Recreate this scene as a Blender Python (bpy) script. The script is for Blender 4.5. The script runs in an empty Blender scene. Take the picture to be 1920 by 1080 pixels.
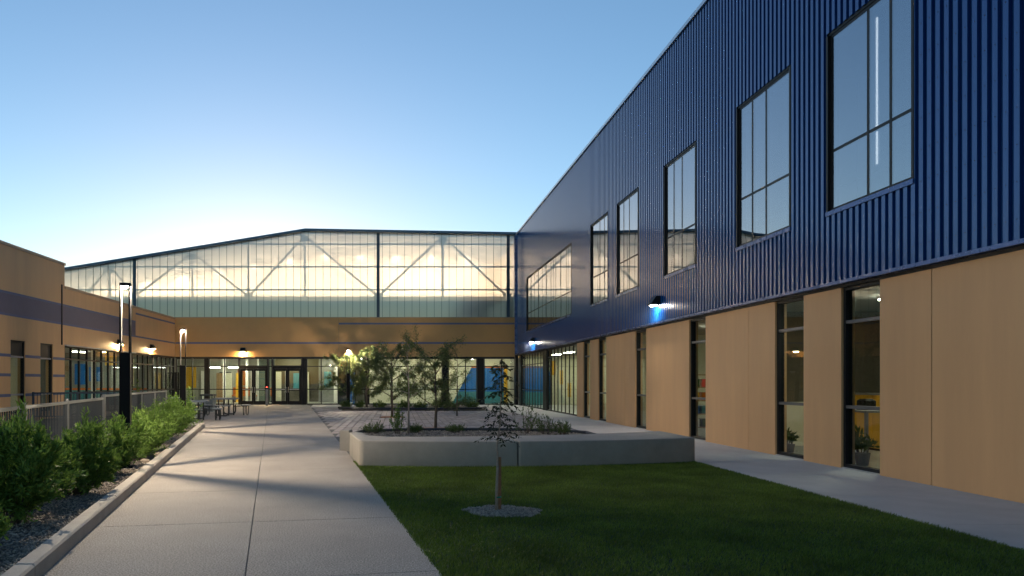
import bpy, math, random
import numpy as np
from mathutils import Vector, Matrix
random.seed(7); RNG = np.random.RandomState(11)
R = math.radians
sc = bpy.context.scene
COL = sc.collection

# ------------------------------------------------------------------ camera
CAMH, F, VX, VY = 1.5, 1280.0, 744.0, 715.0
cam_d = bpy.data.cameras.new('camera'); cam = bpy.data.objects.new('camera', cam_d); COL.objects.link(cam)
cam_d.lens = 24.0; cam_d.sensor_width = 36.0
cam_d.shift_x = (960 - VX) / 1920; cam_d.shift_y = (VY - 540) / 1920
cam_d.clip_start = 0.05; cam_d.clip_end = 5000
cam.location = (0, 0, CAMH); cam.rotation_euler = (R(90), 0, 0)
sc.camera = cam

# ------------------------------------------------------------------ sky, sun, exposure
SUN_AZ = -11.0     # degrees from +Y towards +X
SUN_EL = 2.4
w = bpy.data.worlds.new('World'); sc.world = w; w.use_nodes = True
nt = w.node_tree; nt.nodes.clear()
sky = nt.nodes.new('ShaderNodeTexSky'); sky.sky_type = 'NISHITA'; sky.sun_disc = False
sky.sun_elevation = R(SUN_EL); sky.sun_rotation = R(SUN_AZ)
sky.air_density = 1.0; sky.dust_density = 0.28; sky.ozone_density = 2.55; sky.altitude = 300
bg = nt.nodes.new('ShaderNodeBackground'); bg.inputs['Strength'].default_value = 0.15
wo = nt.nodes.new('ShaderNodeOutputWorld')
nt.links.new(sky.outputs[0], bg.inputs[0]); nt.links.new(bg.outputs[0], wo.inputs[0])
sl = bpy.data.lights.new('sun', 'SUN'); sl.energy = 0.12; sl.angle = R(14); sl.color = (1.0, 0.86, 0.72)
so = bpy.data.objects.new('sun', sl); COL.objects.link(so)
_d = Vector((math.sin(R(SUN_AZ)) * math.cos(R(SUN_EL)), math.cos(R(SUN_AZ)) * math.cos(R(SUN_EL)), math.sin(R(SUN_EL))))
so.rotation_euler = _d.to_track_quat('Z', 'Y').to_euler(); so.location = (0, 0, 40)
sc.view_settings.view_transform = 'Standard'; sc.view_settings.look = 'None'
sc.view_settings.gamma = 1.0; sc.view_settings.use_curve_mapping = False
sc.view_settings.exposure = 1.68
cy = sc.cycles
cy.use_denoising = True; cy.max_bounces = 10; cy.diffuse_bounces = 4; cy.glossy_bounces = 5
cy.transmission_bounces = 8; cy.transparent_max_bounces = 24
cy.sample_clamp_indirect = 3.2; cy.sample_clamp_direct = 0; cy.caustics_reflective = False

# ------------------------------------------------------------------ helpers
class MB:
    def __init__(s): s.v = []; s.f = []
    def quadbox(s, a, b):
        x0, y0, z0 = [min(p, q) for p, q in zip(a, b)]; x1, y1, z1 = [max(p, q) for p, q in zip(a, b)]
        n = len(s.v)
        s.v += [(x0,y0,z0),(x1,y0,z0),(x1,y1,z0),(x0,y1,z0),(x0,y0,z1),(x1,y0,z1),(x1,y1,z1),(x0,y1,z1)]
        s.f += [tuple(n+i for i in q) for q in ((3,2,1,0),(4,5,6,7),(0,1,5,4),(1,2,6,5),(2,3,7,6),(3,0,4,7))]
        return s
    def obox(s, P, u0, u1, z0, z1, n0, n1):
        return s.quadbox(P(u0, z0, n0), P(u1, z1, n1))
    def prism(s, poly, z0, z1, ch=0.0):
        n = len(s.v); k = len(poly)
        area = sum(poly[i][0]*poly[(i+1)%k][1]-poly[(i+1)%k][0]*poly[i][1] for i in range(k))
        if area < 0: poly = poly[::-1]
        if ch > 0:
            ins = []
            for i in range(k):
                p0, p1, p2 = (Vector(poly[i-1]), Vector(poly[i]), Vector(poly[(i+1) % k]))
                d1 = (p1-p0).normalized(); d2 = (p2-p1).normalized()
                b = Vector((-d1.y, d1.x)) + Vector((-d2.y, d2.x)); b = b.normalized() / max(.4, math.sqrt(max(.05,(1+d1.dot(d2))/2)))
                ins.append(p1 + b*ch)
            s.v += [(x, y, z0) for x, y in poly] + [(x, y, z1-ch) for x, y in poly] + [(p.x, p.y, z1) for p in ins]
            for i in range(k):
                j = (i+1) % k
                s.f += [(n+i, n+j, n+k+j, n+k+i), (n+k+i, n+k+j, n+2*k+j, n+2*k+i)]
            s.f += [tuple(n+2*k+i for i in range(k)), tuple(n+k-1-i for i in range(k))]
        else:
            s.v += [(x, y, z0) for x, y in poly] + [(x, y, z1) for x, y in poly]
            for i in range(k):
                j = (i+1) % k; s.f.append((n+i, n+j, n+k+j, n+k+i))
            s.f += [tuple(n+k+i for i in range(k)), tuple(n+k-1-i for i in range(k))]
        return s
    def tube(s, pts, r, seg=8, cap=True):
        pts = [Vector(p) for p in pts]; m = len(pts)
        rr = r if isinstance(r, (list, tuple)) else [r]*m
        n = len(s.v); ref = None
        for i, p in enumerate(pts):
            t = (pts[min(i+1, m-1)] - pts[max(i-1, 0)]).normalized()
            if ref is None: ref = t.orthogonal().normalized()
            ref = (ref - t*ref.dot(t)); ref = ref.normalized() if ref.length > 1e-6 else t.orthogonal().normalized()
            bi = t.cross(ref)
            for k in range(seg):
                a = 2*math.pi*k/seg
                s.v.append(tuple(p + (ref*math.cos(a) + bi*math.sin(a))*rr[i]))
        for i in range(m-1):
            for k in range(seg):
                q = (k+1) % seg
                s.f.append((n+i*seg+k, n+i*seg+q, n+(i+1)*seg+q, n+(i+1)*seg+k))
        if cap:
            s.f.append(tuple(n+seg-1-k for k in range(seg))); s.f.append(tuple(n+(m-1)*seg+k for k in range(seg)))
        return s
    def disc(s, c, r, seg=16, h=0.01):
        return s.prism([(c[0]+r*math.cos(2*math.pi*k/seg), c[1]+r*math.sin(2*math.pi*k/seg)) for k in range(seg)], c[2], c[2]+h)
    def beam(s, a, b, w, h, up=(0,0,1)):
        a, b = Vector(a), Vector(b); t = (b-a).normalized(); u = Vector(up)
        sd = t.cross(u).normalized(); u = sd.cross(t).normalized(); n = len(s.v)
        for p in (a, b):
            for q in ((-1,-1),(1,-1),(1,1),(-1,1)): s.v.append(tuple(p + sd*q[0]*w/2 + u*q[1]*h/2))
        s.f += [tuple(n+i for i in q) for q in ((0,1,2,3),(7,6,5,4),(0,4,5,1),(1,5,6,2),(2,6,7,3),(3,7,4,0))]
        return s
    def mesh(s, name):
        me = bpy.data.meshes.new(name); me.from_pydata(s.v, [], s.f); me.update(); return me
    def build(s, name, m, parent=None, loc=None, rz=0, smooth=False):
        me = s.mesh(name); return link(name, me, m, parent, loc, rz, smooth)

def link(name, me, m, parent=None, loc=None, rz=0, smooth=False):
    o = bpy.data.objects.new(name, me); COL.objects.link(o)
    if m and not me.materials: me.materials.append(MAT[m])
    if smooth: me.shade_smooth()
    if parent: o.parent = parent
    if loc: o.location = loc
    if rz: o.rotation_euler = (0, 0, rz)
    return o
def raw(name, verts, faces, m, parent=None, smooth=False):
    """numpy mesh: verts (N,3), faces (M,k)"""
    me = bpy.data.meshes.new(name); k = faces.shape[1]
    me.vertices.add(len(verts)); me.vertices.foreach_set('co', np.asarray(verts, np.float32).ravel())
    me.loops.add(faces.size); me.loops.foreach_set('vertex_index', faces.astype(np.int32).ravel())
    me.polygons.add(len(faces)); me.polygons.foreach_set('loop_start', np.arange(0, faces.size, k, dtype=np.int32))
    me.polygons.foreach_set('loop_total', np.full(len(faces), k, np.int32))
    me.update(calc_edges=True); me.validate()
    return link(name, me, m, parent, smooth=smooth)
def tag(o, label=None, cat=None, group=None, kind=None):
    if label: o['label'] = label
    if cat: o['category'] = cat
    if group: o['group'] = group
    if kind: o['kind'] = kind
    return o
def empty(name, loc=(0,0,0), rz=0, label=None, cat=None, group=None):
    o = bpy.data.objects.new(name, None); COL.objects.link(o); o.location = loc; o.rotation_euler = (0,0,rz)
    o.empty_display_size = .2
    return tag(o, label, cat, group)
def copy_tree(o, parent=None):
    c = o.copy(); COL.objects.link(c); c.parent = parent
    for ch in list(o.children): copy_tree(ch, c)
    return c
def gpt(x, y, z=0.0):
    """pixel of the photograph to a point on the level z"""
    Y = F*(CAMH-z)/(y-VY); return ((x-VX)*Y/F, Y)

# ------------------------------------------------------------------ materials
MAT = {}
def mat(name, base, rough=.6, metal=0.0, var=0.0, vscale=4.0, bump=0.0, bscale=60.0, col2=None, spec=.5, island=0.0, coat=0.0, speck=None, streak=False, rvar=.08):
    m = bpy.data.materials.new(name); m.use_nodes = True; t = m.node_tree; b = t.nodes['Principled BSDF']; N = t.nodes.new; L = t.links.new
    b.inputs['Roughness'].default_value = rough; b.inputs['Metallic'].default_value = metal
    b.inputs['Specular IOR Level'].default_value = spec; b.inputs['Coat Weight'].default_value = coat; b.inputs['Coat Roughness'].default_value = .08
    b.inputs['Base Color'].default_value = (*base, 1)
    geo = N('ShaderNodeNewGeometry'); src = None
    if var > 0 or col2:
        n = N('ShaderNodeTexNoise'); n.inputs['Scale'].default_value = vscale; n.inputs['Detail'].default_value = 6; n.inputs['Roughness'].default_value = .65
        if streak:
            mp = N('ShaderNodeMapping'); mp.inputs['Scale'].default_value = (1, 1, .12); L(geo.outputs['Position'], mp.inputs[0]); L(mp.outputs[0], n.inputs['Vector'])
        else: L(geo.outputs['Position'], n.inputs['Vector'])
        r = N('ShaderNodeValToRGB'); r.color_ramp.elements[0].position = .32; r.color_ramp.elements[1].position = .68
        c2 = col2 or tuple(c*(1+var) for c in base); c1 = base if col2 else tuple(c*(1-var) for c in base)
        r.color_ramp.elements[0].color = (*c1, 1); r.color_ramp.elements[1].color = (*c2, 1)
        L(n.outputs['Fac'], r.inputs[0]); src = r.outputs[0]
        mr = N('ShaderNodeMapRange'); mr.inputs['To Min'].default_value = max(.02, rough-rvar); mr.inputs['To Max'].default_value = min(1, rough+rvar)
        L(n.outputs['Fac'], mr.inputs['Value']); L(mr.outputs[0], b.inputs['Roughness'])
    if speck:
        n = N('ShaderNodeTexNoise'); n.inputs['Scale'].default_value = speck[0]; n.inputs['Detail'].default_value = 2
        L(geo.outputs['Position'], n.inputs['Vector'])
        mr = N('ShaderNodeMapRange'); mr.inputs['From Min'].default_value = .35; mr.inputs['From Max'].default_value = .65
        mr.inputs['To Min'].default_value = 1-speck[1]; mr.inputs['To Max'].default_value = 1+speck[1]; L(n.outputs['Fac'], mr.inputs['Value'])
        mx = N('ShaderNodeVectorMath'); mx.operation = 'SCALE'
        if src: L(src, mx.inputs[0])
        else: mx.inputs[0].default_value = base
        L(mr.outputs[0], mx.inputs['Scale']); src = mx.outputs[0]
    if island > 0:
        oi = N('ShaderNodeObjectInfo'); ad = N('ShaderNodeMath'); ad.operation = 'ADD'
        L(geo.outputs['Random Per Island'], ad.inputs[0]); L(oi.outputs['Random'], ad.inputs[1])
        fr = N('ShaderNodeMath'); fr.operation = 'FRACT'; L(ad.outputs[0], fr.inputs[0])
        mr = N('ShaderNodeMapRange'); mr.inputs['To Min'].default_value = 1-island; mr.inputs['To Max'].default_value = 1+island; L(fr.outputs[0], mr.inputs['Value'])
        mx = N('ShaderNodeVectorMath'); mx.operation = 'SCALE'
        if src: L(src, mx.inputs[0])
        else: mx.inputs[0].default_value = base
        L(mr.outputs[0], mx.inputs['Scale']); src = mx.outputs[0]
    if src: L(src, b.inputs['Base Color'])
    if bump > 0:
        n = N('ShaderNodeTexNoise'); n.inputs['Scale'].default_value = bscale; n.inputs['Detail'].default_value = 4
        L(geo.outputs['Position'], n.inputs['Vector'])
        bp = N('ShaderNodeBump'); bp.inputs['Strength'].default_value = bump; bp.inputs['Distance'].default_value = .02
        L(n.outputs['Fac'], bp.inputs['Height']); L(bp.outputs[0], b.inputs['Normal'])
    MAT[name] = m; return m
def emit(name, col, s):
    m = bpy.data.materials.new(name); m.use_nodes = True; t = m.node_tree; t.nodes.clear()
    e = t.nodes.new('ShaderNodeEmission'); e.inputs[0].default_value = (*col, 1); e.inputs[1].default_value = s
    o = t.nodes.new('ShaderNodeOutputMaterial'); t.links.new(e.outputs[0], o.inputs[0]); MAT[name] = m
def glass(name, tint, r0, rough=0.0, gmax=.9):
    m = bpy.data.materials.new(name); m.use_nodes = True; t = m.node_tree; t.nodes.clear(); N = t.nodes.new; L = t.links.new
    lw = N('ShaderNodeLayerWeight'); lw.inputs['Blend'].default_value = .5
    pw = N('ShaderNodeMath'); pw.operation = 'POWER'; pw.inputs[1].default_value = 5.0; L(lw.outputs['Facing'], pw.inputs[0])
    mr = N('ShaderNodeMapRange'); mr.inputs['To Min'].default_value = r0; mr.inputs['To Max'].default_value = gmax; L(pw.outputs[0], mr.inputs['Value'])
    tr = N('ShaderNodeBsdfTransparent'); tr.inputs[0].default_value = (*tint, 1)
    gl = N('ShaderNodeBsdfGlossy'); gl.inputs['Roughness'].default_value = rough; gl.inputs['Color'].default_value = (.90, .93, 1, 1)
    if True:
        ge = N('ShaderNodeNewGeometry'); nz = N('ShaderNodeTexNoise'); nz.inputs['Scale'].default_value = .7; nz.inputs['Detail'].default_value = 1; L(ge.outputs['Position'], nz.inputs['Vector'])
        bp = N('ShaderNodeBump'); bp.inputs['Strength'].default_value = .04; bp.inputs['Distance'].default_value = .06; L(nz.outputs['Fac'], bp.inputs['Height']); L(bp.outputs[0], gl.inputs['Normal'])
    mx = N('ShaderNodeMixShader'); L(mr.outputs[0], mx.inputs[0]); L(tr.outputs[0], mx.inputs[1]); L(gl.outputs[0], mx.inputs[2])
    o = N('ShaderNodeOutputMaterial'); L(mx.outputs[0], o.inputs[0]); MAT[name] = m
def poly_mat(name):
    m = bpy.data.materials.new(name); m.use_nodes = True; t = m.node_tree; t.nodes.clear(); N = t.nodes.new; L = t.links.new
    rf = N('ShaderNodeBsdfRefraction'); rf.inputs['Color'].default_value = (.97, .94, .90, 1); rf.inputs['IOR'].default_value = 1.12; rf.inputs['Roughness'].default_value = .40
    tl = N('ShaderNodeBsdfTranslucent'); tl.inputs[0].default_value = (.90, .84, .74, 1)
    m1 = N('ShaderNodeMixShader'); m1.inputs[0].default_value = .06; L(rf.outputs[0], m1.inputs[1]); L(tl.outputs[0], m1.inputs[2])
    gl = N('ShaderNodeBsdfGlossy'); gl.inputs['Roughness'].default_value = .12
    lw = N('ShaderNodeLayerWeight'); lw.inputs['Blend'].default_value = .5
    pw = N('ShaderNodeMath'); pw.operation = 'POWER'; pw.inputs[1].default_value = 3.0; L(lw.outputs['Facing'], pw.inputs[0])
    mr = N('ShaderNodeMapRange'); mr.inputs['To Min'].default_value = .20; mr.inputs['To Max'].default_value = .7; L(pw.outputs[0], mr.inputs['Value'])
    mx = N('ShaderNodeMixShader'); L(mr.outputs[0], mx.inputs[0]); L(m1.outputs[0], mx.inputs[1]); L(gl.outputs[0], mx.inputs[2])
    o = N('ShaderNodeOutputMaterial'); L(mx.outputs[0], o.inputs[0]); MAT[name] = m
def leaf_mat(name, base, hue, patch=0.0):
    m = bpy.data.materials.new(name); m.use_nodes = True; t = m.node_tree; t.nodes.clear(); N = t.nodes.new; L = t.links.new
    ge = N('ShaderNodeNewGeometry'); r = N('ShaderNodeValToRGB')
    r.color_ramp.elements[0].color = (*base, 1); r.color_ramp.elements[1].color = (*hue, 1); L(ge.outputs['Random Per Island'], r.inputs[0]); out = r.outputs[0]
    if patch:
        nz = N('ShaderNodeTexNoise'); nz.inputs['Scale'].default_value = 1.3; nz.inputs['Detail'].default_value = 5; nz.inputs['Roughness'].default_value = .6; L(ge.outputs['Position'], nz.inputs['Vector'])
        mr = N('ShaderNodeMapRange'); mr.inputs['From Min'].default_value = .3; mr.inputs['From Max'].default_value = .7; mr.inputs['To Min'].default_value = 1-patch; mr.inputs['To Max'].default_value = 1+patch; L(nz.outputs['Fac'], mr.inputs['Value'])
        vm = N('ShaderNodeVectorMath'); vm.operation = 'SCALE'; L(out, vm.inputs[0]); L(mr.outputs[0], vm.inputs['Scale']); out = vm.outputs[0]
    d = N('ShaderNodeBsdfPrincipled'); d.inputs['Roughness'].default_value = .55; d.inputs['Specular IOR Level'].default_value = .25; L(out, d.inputs['Base Color'])
    tl = N('ShaderNodeBsdfTranslucent'); L(out, tl.inputs[0])
    mx = N('ShaderNodeMixShader'); mx.inputs[0].default_value = .28; L(d.outputs[0], mx.inputs[1]); L(tl.outputs[0], mx.inputs[2])
    o = N('ShaderNodeOutputMaterial'); L(mx.outputs[0], o.inputs[0]); MAT[name] = m

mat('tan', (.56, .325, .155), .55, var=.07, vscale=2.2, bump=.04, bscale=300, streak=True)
mat('tan_back_shaded', (.46, .25, .085), .6, var=.05, vscale=1.5, bump=.04, bscale=300)  # same tan, with the shade of the away-facing wall mixed into the colour
mat('stripe', (.085, .10, .19), .55, var=.08, vscale=3)
mat('band', (.10, .09, .135), .6, var=.08, vscale=2, bump=.05, bscale=200)
mat('siding', (.004, .056, .215), .24, metal=.25, var=.05, vscale=.5, spec=.5, coat=.25, streak=True, rvar=.02)
mat('trim_blue', (.05, .09, .24), .28, metal=.4, var=.1, spec=.6)
mat('coping', (.45, .52, .60), .35, metal=.6, var=.08)
mat('coping_tan', (.36, .24, .15), .5, var=.05)
mat('bronze', (.010, .010, .012), .45, var=.15, spec=.25)
mat('bronze_light', (.10, .105, .12), .4, metal=.5, var=.1)
mat('black', (.005, .005, .006), .5, var=.2, spec=.2)
mat('header', (.28, .28, .31), .4, metal=.4, var=.08)
mat('dark_panel', (.012, .012, .013), .5, var=.1)
mat('fascia', (.035, .10, .17), .45, metal=.2, var=.1)
mat('girt', (.07, .10, .12), .5, var=.1)
mat('column_blue', (.025, .055, .085), .5, var=.1)
mat('truss', (.24, .24, .23), .5, var=.1)
mat('white_wall', (.80, .76, .70), .8, var=.03)
mat('hall_ceiling', (.42, .42, .40), .8, var=.06)
mat('light_block_blue', (.03, .065, .11), .7, var=.15, vscale=1.5)  # dark blue of the added light block in the hall
mat('hall_dark', (.008, .018, .028), .8, var=.12)
mat('cream', (.70, .66, .50), .75, var=.04)
mat('pale', (.40, .39, .33), .75, var=.04)
mat('green_wall', (.10, .13, .10), .7, var=.1)
mat('grey_wall', (.22, .22, .21), .7, var=.08)
mat('brown_wall', (.10, .085, .06), .7, var=.1)
mat('dark_room', (.09, .095, .10), .8, var=.1)
mat('ceil', (.34, .36, .36), .85, var=.1, vscale=1)
mat('int_floor', (.26, .255, .22), .3, var=.08)
mat('blue_paint', (.012, .13, .42), .35, var=.08)
mat('teal_paint', (.05, .22, .26), .4, var=.08)
mat('yellow_paint', (.75, .40, .015), .45, var=.05)
mat('orange_paint', (.55, .14, .015), .45, var=.05)
mat('wood', (.32, .19, .09), .5, var=.15, vscale=9)
mat('red_paint', (.5, .05, .04), .5, var=.1)
mat('concrete_walk', (.305, .268, .235), .8, var=.14, vscale=.9, bump=.35, bscale=90, speck=(72, .46))
mat('concrete_side', (.43, .405, .385), .78, var=.10, vscale=1.3, bump=.12, bscale=120, speck=(220, .10))
mat('concrete_bench', (.26, .235, .205), .7, var=.13, vscale=2.2, bump=.10, bscale=90, speck=(260, .12))
mat('concrete_kerb', (.36, .32, .275), .75, var=.13, vscale=3, bump=.15, bscale=120, speck=(240, .14))
mat('joint', (.10, .095, .09), .9, var=.1)
mat('paver', (.33, .28, .265), .8, var=.08, vscale=3, bump=.2, bscale=110, island=.22, speck=(150, .15))
mat('paver_bed', (.07, .062, .06), .95, var=.1)
mat('soil', (.085, .075, .068), .95, var=.25, vscale=12, bump=.6, bscale=60)
mat('stone', (.27, .225, .185), .85, var=.15, vscale=8, island=.5)
mat('stone_tan', (.27, .22, .175), .85, var=.15, vscale=8, island=.4)
mat('granite_orange', (.34, .13, .05), .9, var=.15, vscale=14, bump=.5, bscale=80)
mat('ground', (.16, .14, .12), .95, var=.12, vscale=.2)
mat('turf_base', (.012, .028, .006), .95, var=.25, vscale=6)
mat('galv', (.16, .165, .17), .45, metal=.55, var=.12, vscale=8)
mat('fence_pale', (.020, .025, .033), .5, metal=.2, var=.1, vscale=5)
mat('fence_dark', (.028, .05, .085), .5, metal=.2, var=.1)
mat('lamp_black', (.004, .004, .005), .55, var=.15, spec=.12)
mat('lamp_inner', (.55, .54, .52), .4, metal=.2)
mat('bark', (.085, .065, .05), .85, var=.25, vscale=30, bump=.5, bscale=80)
mat('bark_pale', (.28, .22, .18), .8, var=.2, vscale=30, bump=.3, bscale=80)
mat('stake', (.20, .10, .05), .8, var=.2, vscale=20)
mat('tie', (.0, .16, .10), .5)
mat('table_coat', (.09, .11, .14), .45, var=.15, vscale=10)
mat('steel_dark', (.03, .032, .036), .45, metal=.5)
mat('bin_grey', (.12, .14, .15), .5, var=.1)
mat('edging', (.022, .024, .03), .55, var=.1)
mat('terracotta', (.10, .09, .085), .6)
mat('rail_alu', (.5, .5, .5), .3, metal=.8)
glass('glass', (.82, .88, .84), .05, gmax=.62)
glass('glass_up', (.42, .46, .50), .30)
poly_mat('polycarbonate')
leaf_mat('leaf_shrub', (.06, .125, .02), (.18, .28, .055))
leaf_mat('leaf_tree', (.06, .085, .028), (.16, .19, .065))
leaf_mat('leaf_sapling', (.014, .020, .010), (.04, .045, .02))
leaf_mat('leaf_ground', (.04, .08, .02), (.11, .15, .04))
leaf_mat('turf', (.066, .110, .013), (.148, .210, .038), .38)
LAMP_S, SC_S, HALL_S, ROOM_S, UP_S = 33000.0, 640.0, 2800.0, 19.0, 1.4
emit('lamp_glow', (1, .83, .60), LAMP_S)
emit('sconce_warm', (1, .70, .34), SC_S)
emit('sconce_cool', (1, .90, .74), SC_S*.42)
emit('hall_glow', (1, .79, .56), HALL_S)
emit('room_glow', (1, .92, .74), ROOM_S)
emit('tube_glow', (1, .93, .82), UP_S)
emit('red_led', (1, .05, .03), 6)

# ------------------------------------------------------------------ ground
struct = lambda o: tag(o, kind='structure')
XR, XL, YB = 7.7, -14.2, 43.7
struct(MB().quadbox((-400, -300, -.30), (400, 900, -.06)).build('ground', 'ground'))
# walkway: slabs in two columns that run from the camera to the doors
walk = struct(MB().prism([(-5.5, 0.5), (3.2, 0.5), (-2.4, 24.5), (-6.2, 43.7), (-14.2, 43.7), (-14.2, 27.2), (-9.4, 27.0), (-9.0, 22.7)], -.058, -.012).build('walkway', 'joint'))
def lx(Y): return -2.73 - (Y-5.26)*.209           # kerb foot
def cx(Y): return -1.167 - (Y-5.26)*.1835         # centre joint
def rx(Y): return .32 - (Y-5.26)*.152 if Y < 12.15 else -.73 - (Y-12.15)*.157
def skew(f, Y, d=0.0):                             # joints lie square to the walk
    return (f(Y), Y + .17*(f(Y)-cx(Y)) + d)
rows = [0.9 + 2.13*i for i in range(21)]
rows = [r for r in rows if r < 43] + [44.2]
g = .004
for i in range(len(rows)-1):
    a, b = rows[i]+g, rows[i+1]-g
    lf = lx if a < 22 else (lambda Y: -10.2 if Y < 27.1 else XL+.03)
    def col(f0, f1, d0, d1):
        p = []
        for f, d, Y in ((f0, d0, a), (f1, d1, a), (f1, d1, b), (f0, d0, b)):
            x, y = skew(f, Y); p.append((x+d, min(y, YB-.02)))
        return p
    for f0, f1, d0, d1 in ((lf, cx, 0, -g), (cx, rx, g, 0)):
        if f0 is lf and a >= 22:
            x0 = -9.05 if a < 26.9 else XL+.03
            ym = lambda y: min(y, YB-.02)
            P_ = [(x0, ym(a)), (cx(a)-g, ym(a)), (cx(b)-g, ym(b)), (x0, ym(b))]
        else: P_ = col(f0, f1, d0, d1)
        if P_[2][1]-P_[1][1] < .1: continue
        MB().prism(P_, -.0115, 0.0, .004).build('slab', 'concrete_walk', walk)
# side walk along the right building
side = struct(MB().quadbox((5.60, -2, -.058), (XR+.06, YB-.03, -.012)).build('sidewalk', 'joint'))
yy = -2.0
sp = 1.83
while yy < YB-.1:
    y1 = min(yy+sp, YB-.04)
    MB().prism([(5.60, yy+g), (XR+.05, yy+g), (XR+.05, y1-g), (5.60, y1-g)], -.0115, .001, .004).build('slab', 'concrete_side', side)
    yy += sp
# apron in front of the back glazing
ap = struct(MB().quadbox((-6.6, 39.2, -.058), (5.59, YB-.02, -.0125)).build('apron', 'joint'))
for k in range(6):
    x0 = -6.3 + k*1.98
    MB().prism([(max(x0, rx(40.8)+.25)+g if k == 0 else x0+g, 39.3), (x0+1.98-g, 39.3), (x0+1.98-g, YB-.03), (x0+g if k else rx(43.6)+.3, YB-.03)], -.0115, .0005, .004).build('slab', 'concrete_side', ap)
# pavers
pb = [(-.5, 13.6), (1.5, 13.9), (5.3, 15.0), (5.35, 19.2), (4.5, 20.1), (2.6, 20.5), (.3, 20.4), (-1.0, 19.7), (-1.25, 18.4), (-.95, 15.8)]
def in_pb(x, y):
    c = False
    for k in range(len(pb)):
        (xa, ya), (xb, yb) = pb[k], pb[k-1]
        if (ya > y) != (yb > y) and x < (xb-xa)*(y-ya)/(yb-ya)+xa: c = not c
    return c
pv = struct(MB().prism([(-.9, 13.0), (5.58, 13.0), (5.58, 39.1), (-4.95, 39.1), (-2.6, 24.0)], -.058, -.02).build('paved_court', 'paver_bed'))
pw_, pl_ = .24, .48
def paver_ok(x, y):
    if x - pw_/2 < rx(y+pl_/2*0) + .03 or x + pw_/2 > 5.59: return False
    for (tx, ty, tr) in ((-.2, 28.65, .50), (1.22, 21.45, .60)):
        if abs(x-tx) < tr and abs(y-ty) < tr: return False
    if any(in_pb(x+dx, y+dy) for dx in (-.12, .12) for dy in (-.24, .24)): return False
    if y > 34.6 and -3.0 < x < 4.9: return False
    return True
pav_me = MB().prism([(-pw_/2+.009, -pl_/2+.009), (pw_/2-.009, -pl_/2+.009), (pw_/2-.009, pl_/2-.009), (-pw_/2+.009, pl_/2-.009)], -.0195, 0.0, .005).mesh('paver')
spots = []
ix = 0
for i in range(48):
    x = -5.4 + i*pw_
    for j in range(58):
        y = 14.9 + j*pl_ + (pl_/2 if i % 2 else 0)
        if y < 39.0 and paver_ok(x, y): spots.append((x, y))
spots.sort(key=lambda p: p[1])
for x, y in spots[:300]:
    link('paver', pav_me, 'paver', pv, (x, y, random.uniform(-.0015, .0015)))
mb = MB()
for x, y in spots[300:]:
    z = random.uniform(-.0015, .0015)
    mb.prism([(x-pw_/2+.009, y-pl_/2+.009), (x+pw_/2-.009, y-pl_/2+.009), (x+pw_/2-.009, y+pl_/2-.009), (x-pw_/2+.009, y+pl_/2-.009)], -.0195, z, .005)
tag(mb.build('paver_field', 'paver', pv), kind='stuff')
# tree pits of orange granite
for tx, ty, tr in ((-.2, 28.65, .50), (1.22, 21.45, .60)):
    pts = [(tx+tr*.98*math.copysign(abs(math.cos(a))**.7, math.cos(a)), ty+tr*.98*math.copysign(abs(math.sin(a))**.7, math.sin(a))) for a in [2*math.pi*k/24 for k in range(24)]]
    struct(MB().prism(pts, -.058, .012, .02).build('tree_pit', 'granite_orange'))

# lawn
lawn_poly = [(.32+.152*5.5, -.24)]
lawn_poly = [(rx(0.0)+.01, 0.0), (5.58, 0.0), (5.58, 12.9), (1.73, 12.4), (rx(12.15)+.01, 12.4)]
struct(MB().prism(lawn_poly, -.058, -.004).build('lawn', 'turf_base'))
def in_pit(x, y):
    dx, dy = (x-1.22)/.44, (y-7.86)/.36
    return dx*dx + dy*dy < 1 + .12*np.sin(5*np.arctan2(dy, dx)) + .08*np.sin(11*np.arctan2(dy, dx))
def grass(n):
    y = 1.2 + 11.6*RNG.rand(n)**1.35; x = -1.2 + 6.78*RNG.rand(n)
    ok = (x > np.vectorize(rx)(y)+.012) & (x < 5.575) & ~in_pit(x, y); x, y = x[ok], y[ok]; n = len(x)
    patch = .5 + .5*np.sin(x*2.1+1.3*np.sin(y*1.7))*np.sin(y*2.6+.8*np.sin(x*3.1))
    h = (.020 + .014*RNG.rand(n))*(.8+.35*patch); a = RNG.rand(n)*2*np.pi; wd = .0032+.0014*(y/8)
    lean = .012*RNG.randn(n, 2) + np.array([.004, -.006])
    V = np.zeros((n, 3, 3))
    V[:,0] = np.c_[x-np.cos(a)*wd, y-np.sin(a)*wd, np.full(n, -.005)]
    V[:,1] = np.c_[x+np.cos(a)*wd, y+np.sin(a)*wd, np.full(n, -.005)]
    V[:,2] = np.c_[x+lean[:,0], y+lean[:,1], h]
    return V.reshape(-1, 3), np.arange(3*n).reshape(n, 3)
v, f = grass(420000)
tag(raw('lawn_grass', v, f, 'turf'), 'short dark green artificial turf beside the concrete walk', 'grass', kind='stuff')
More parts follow.
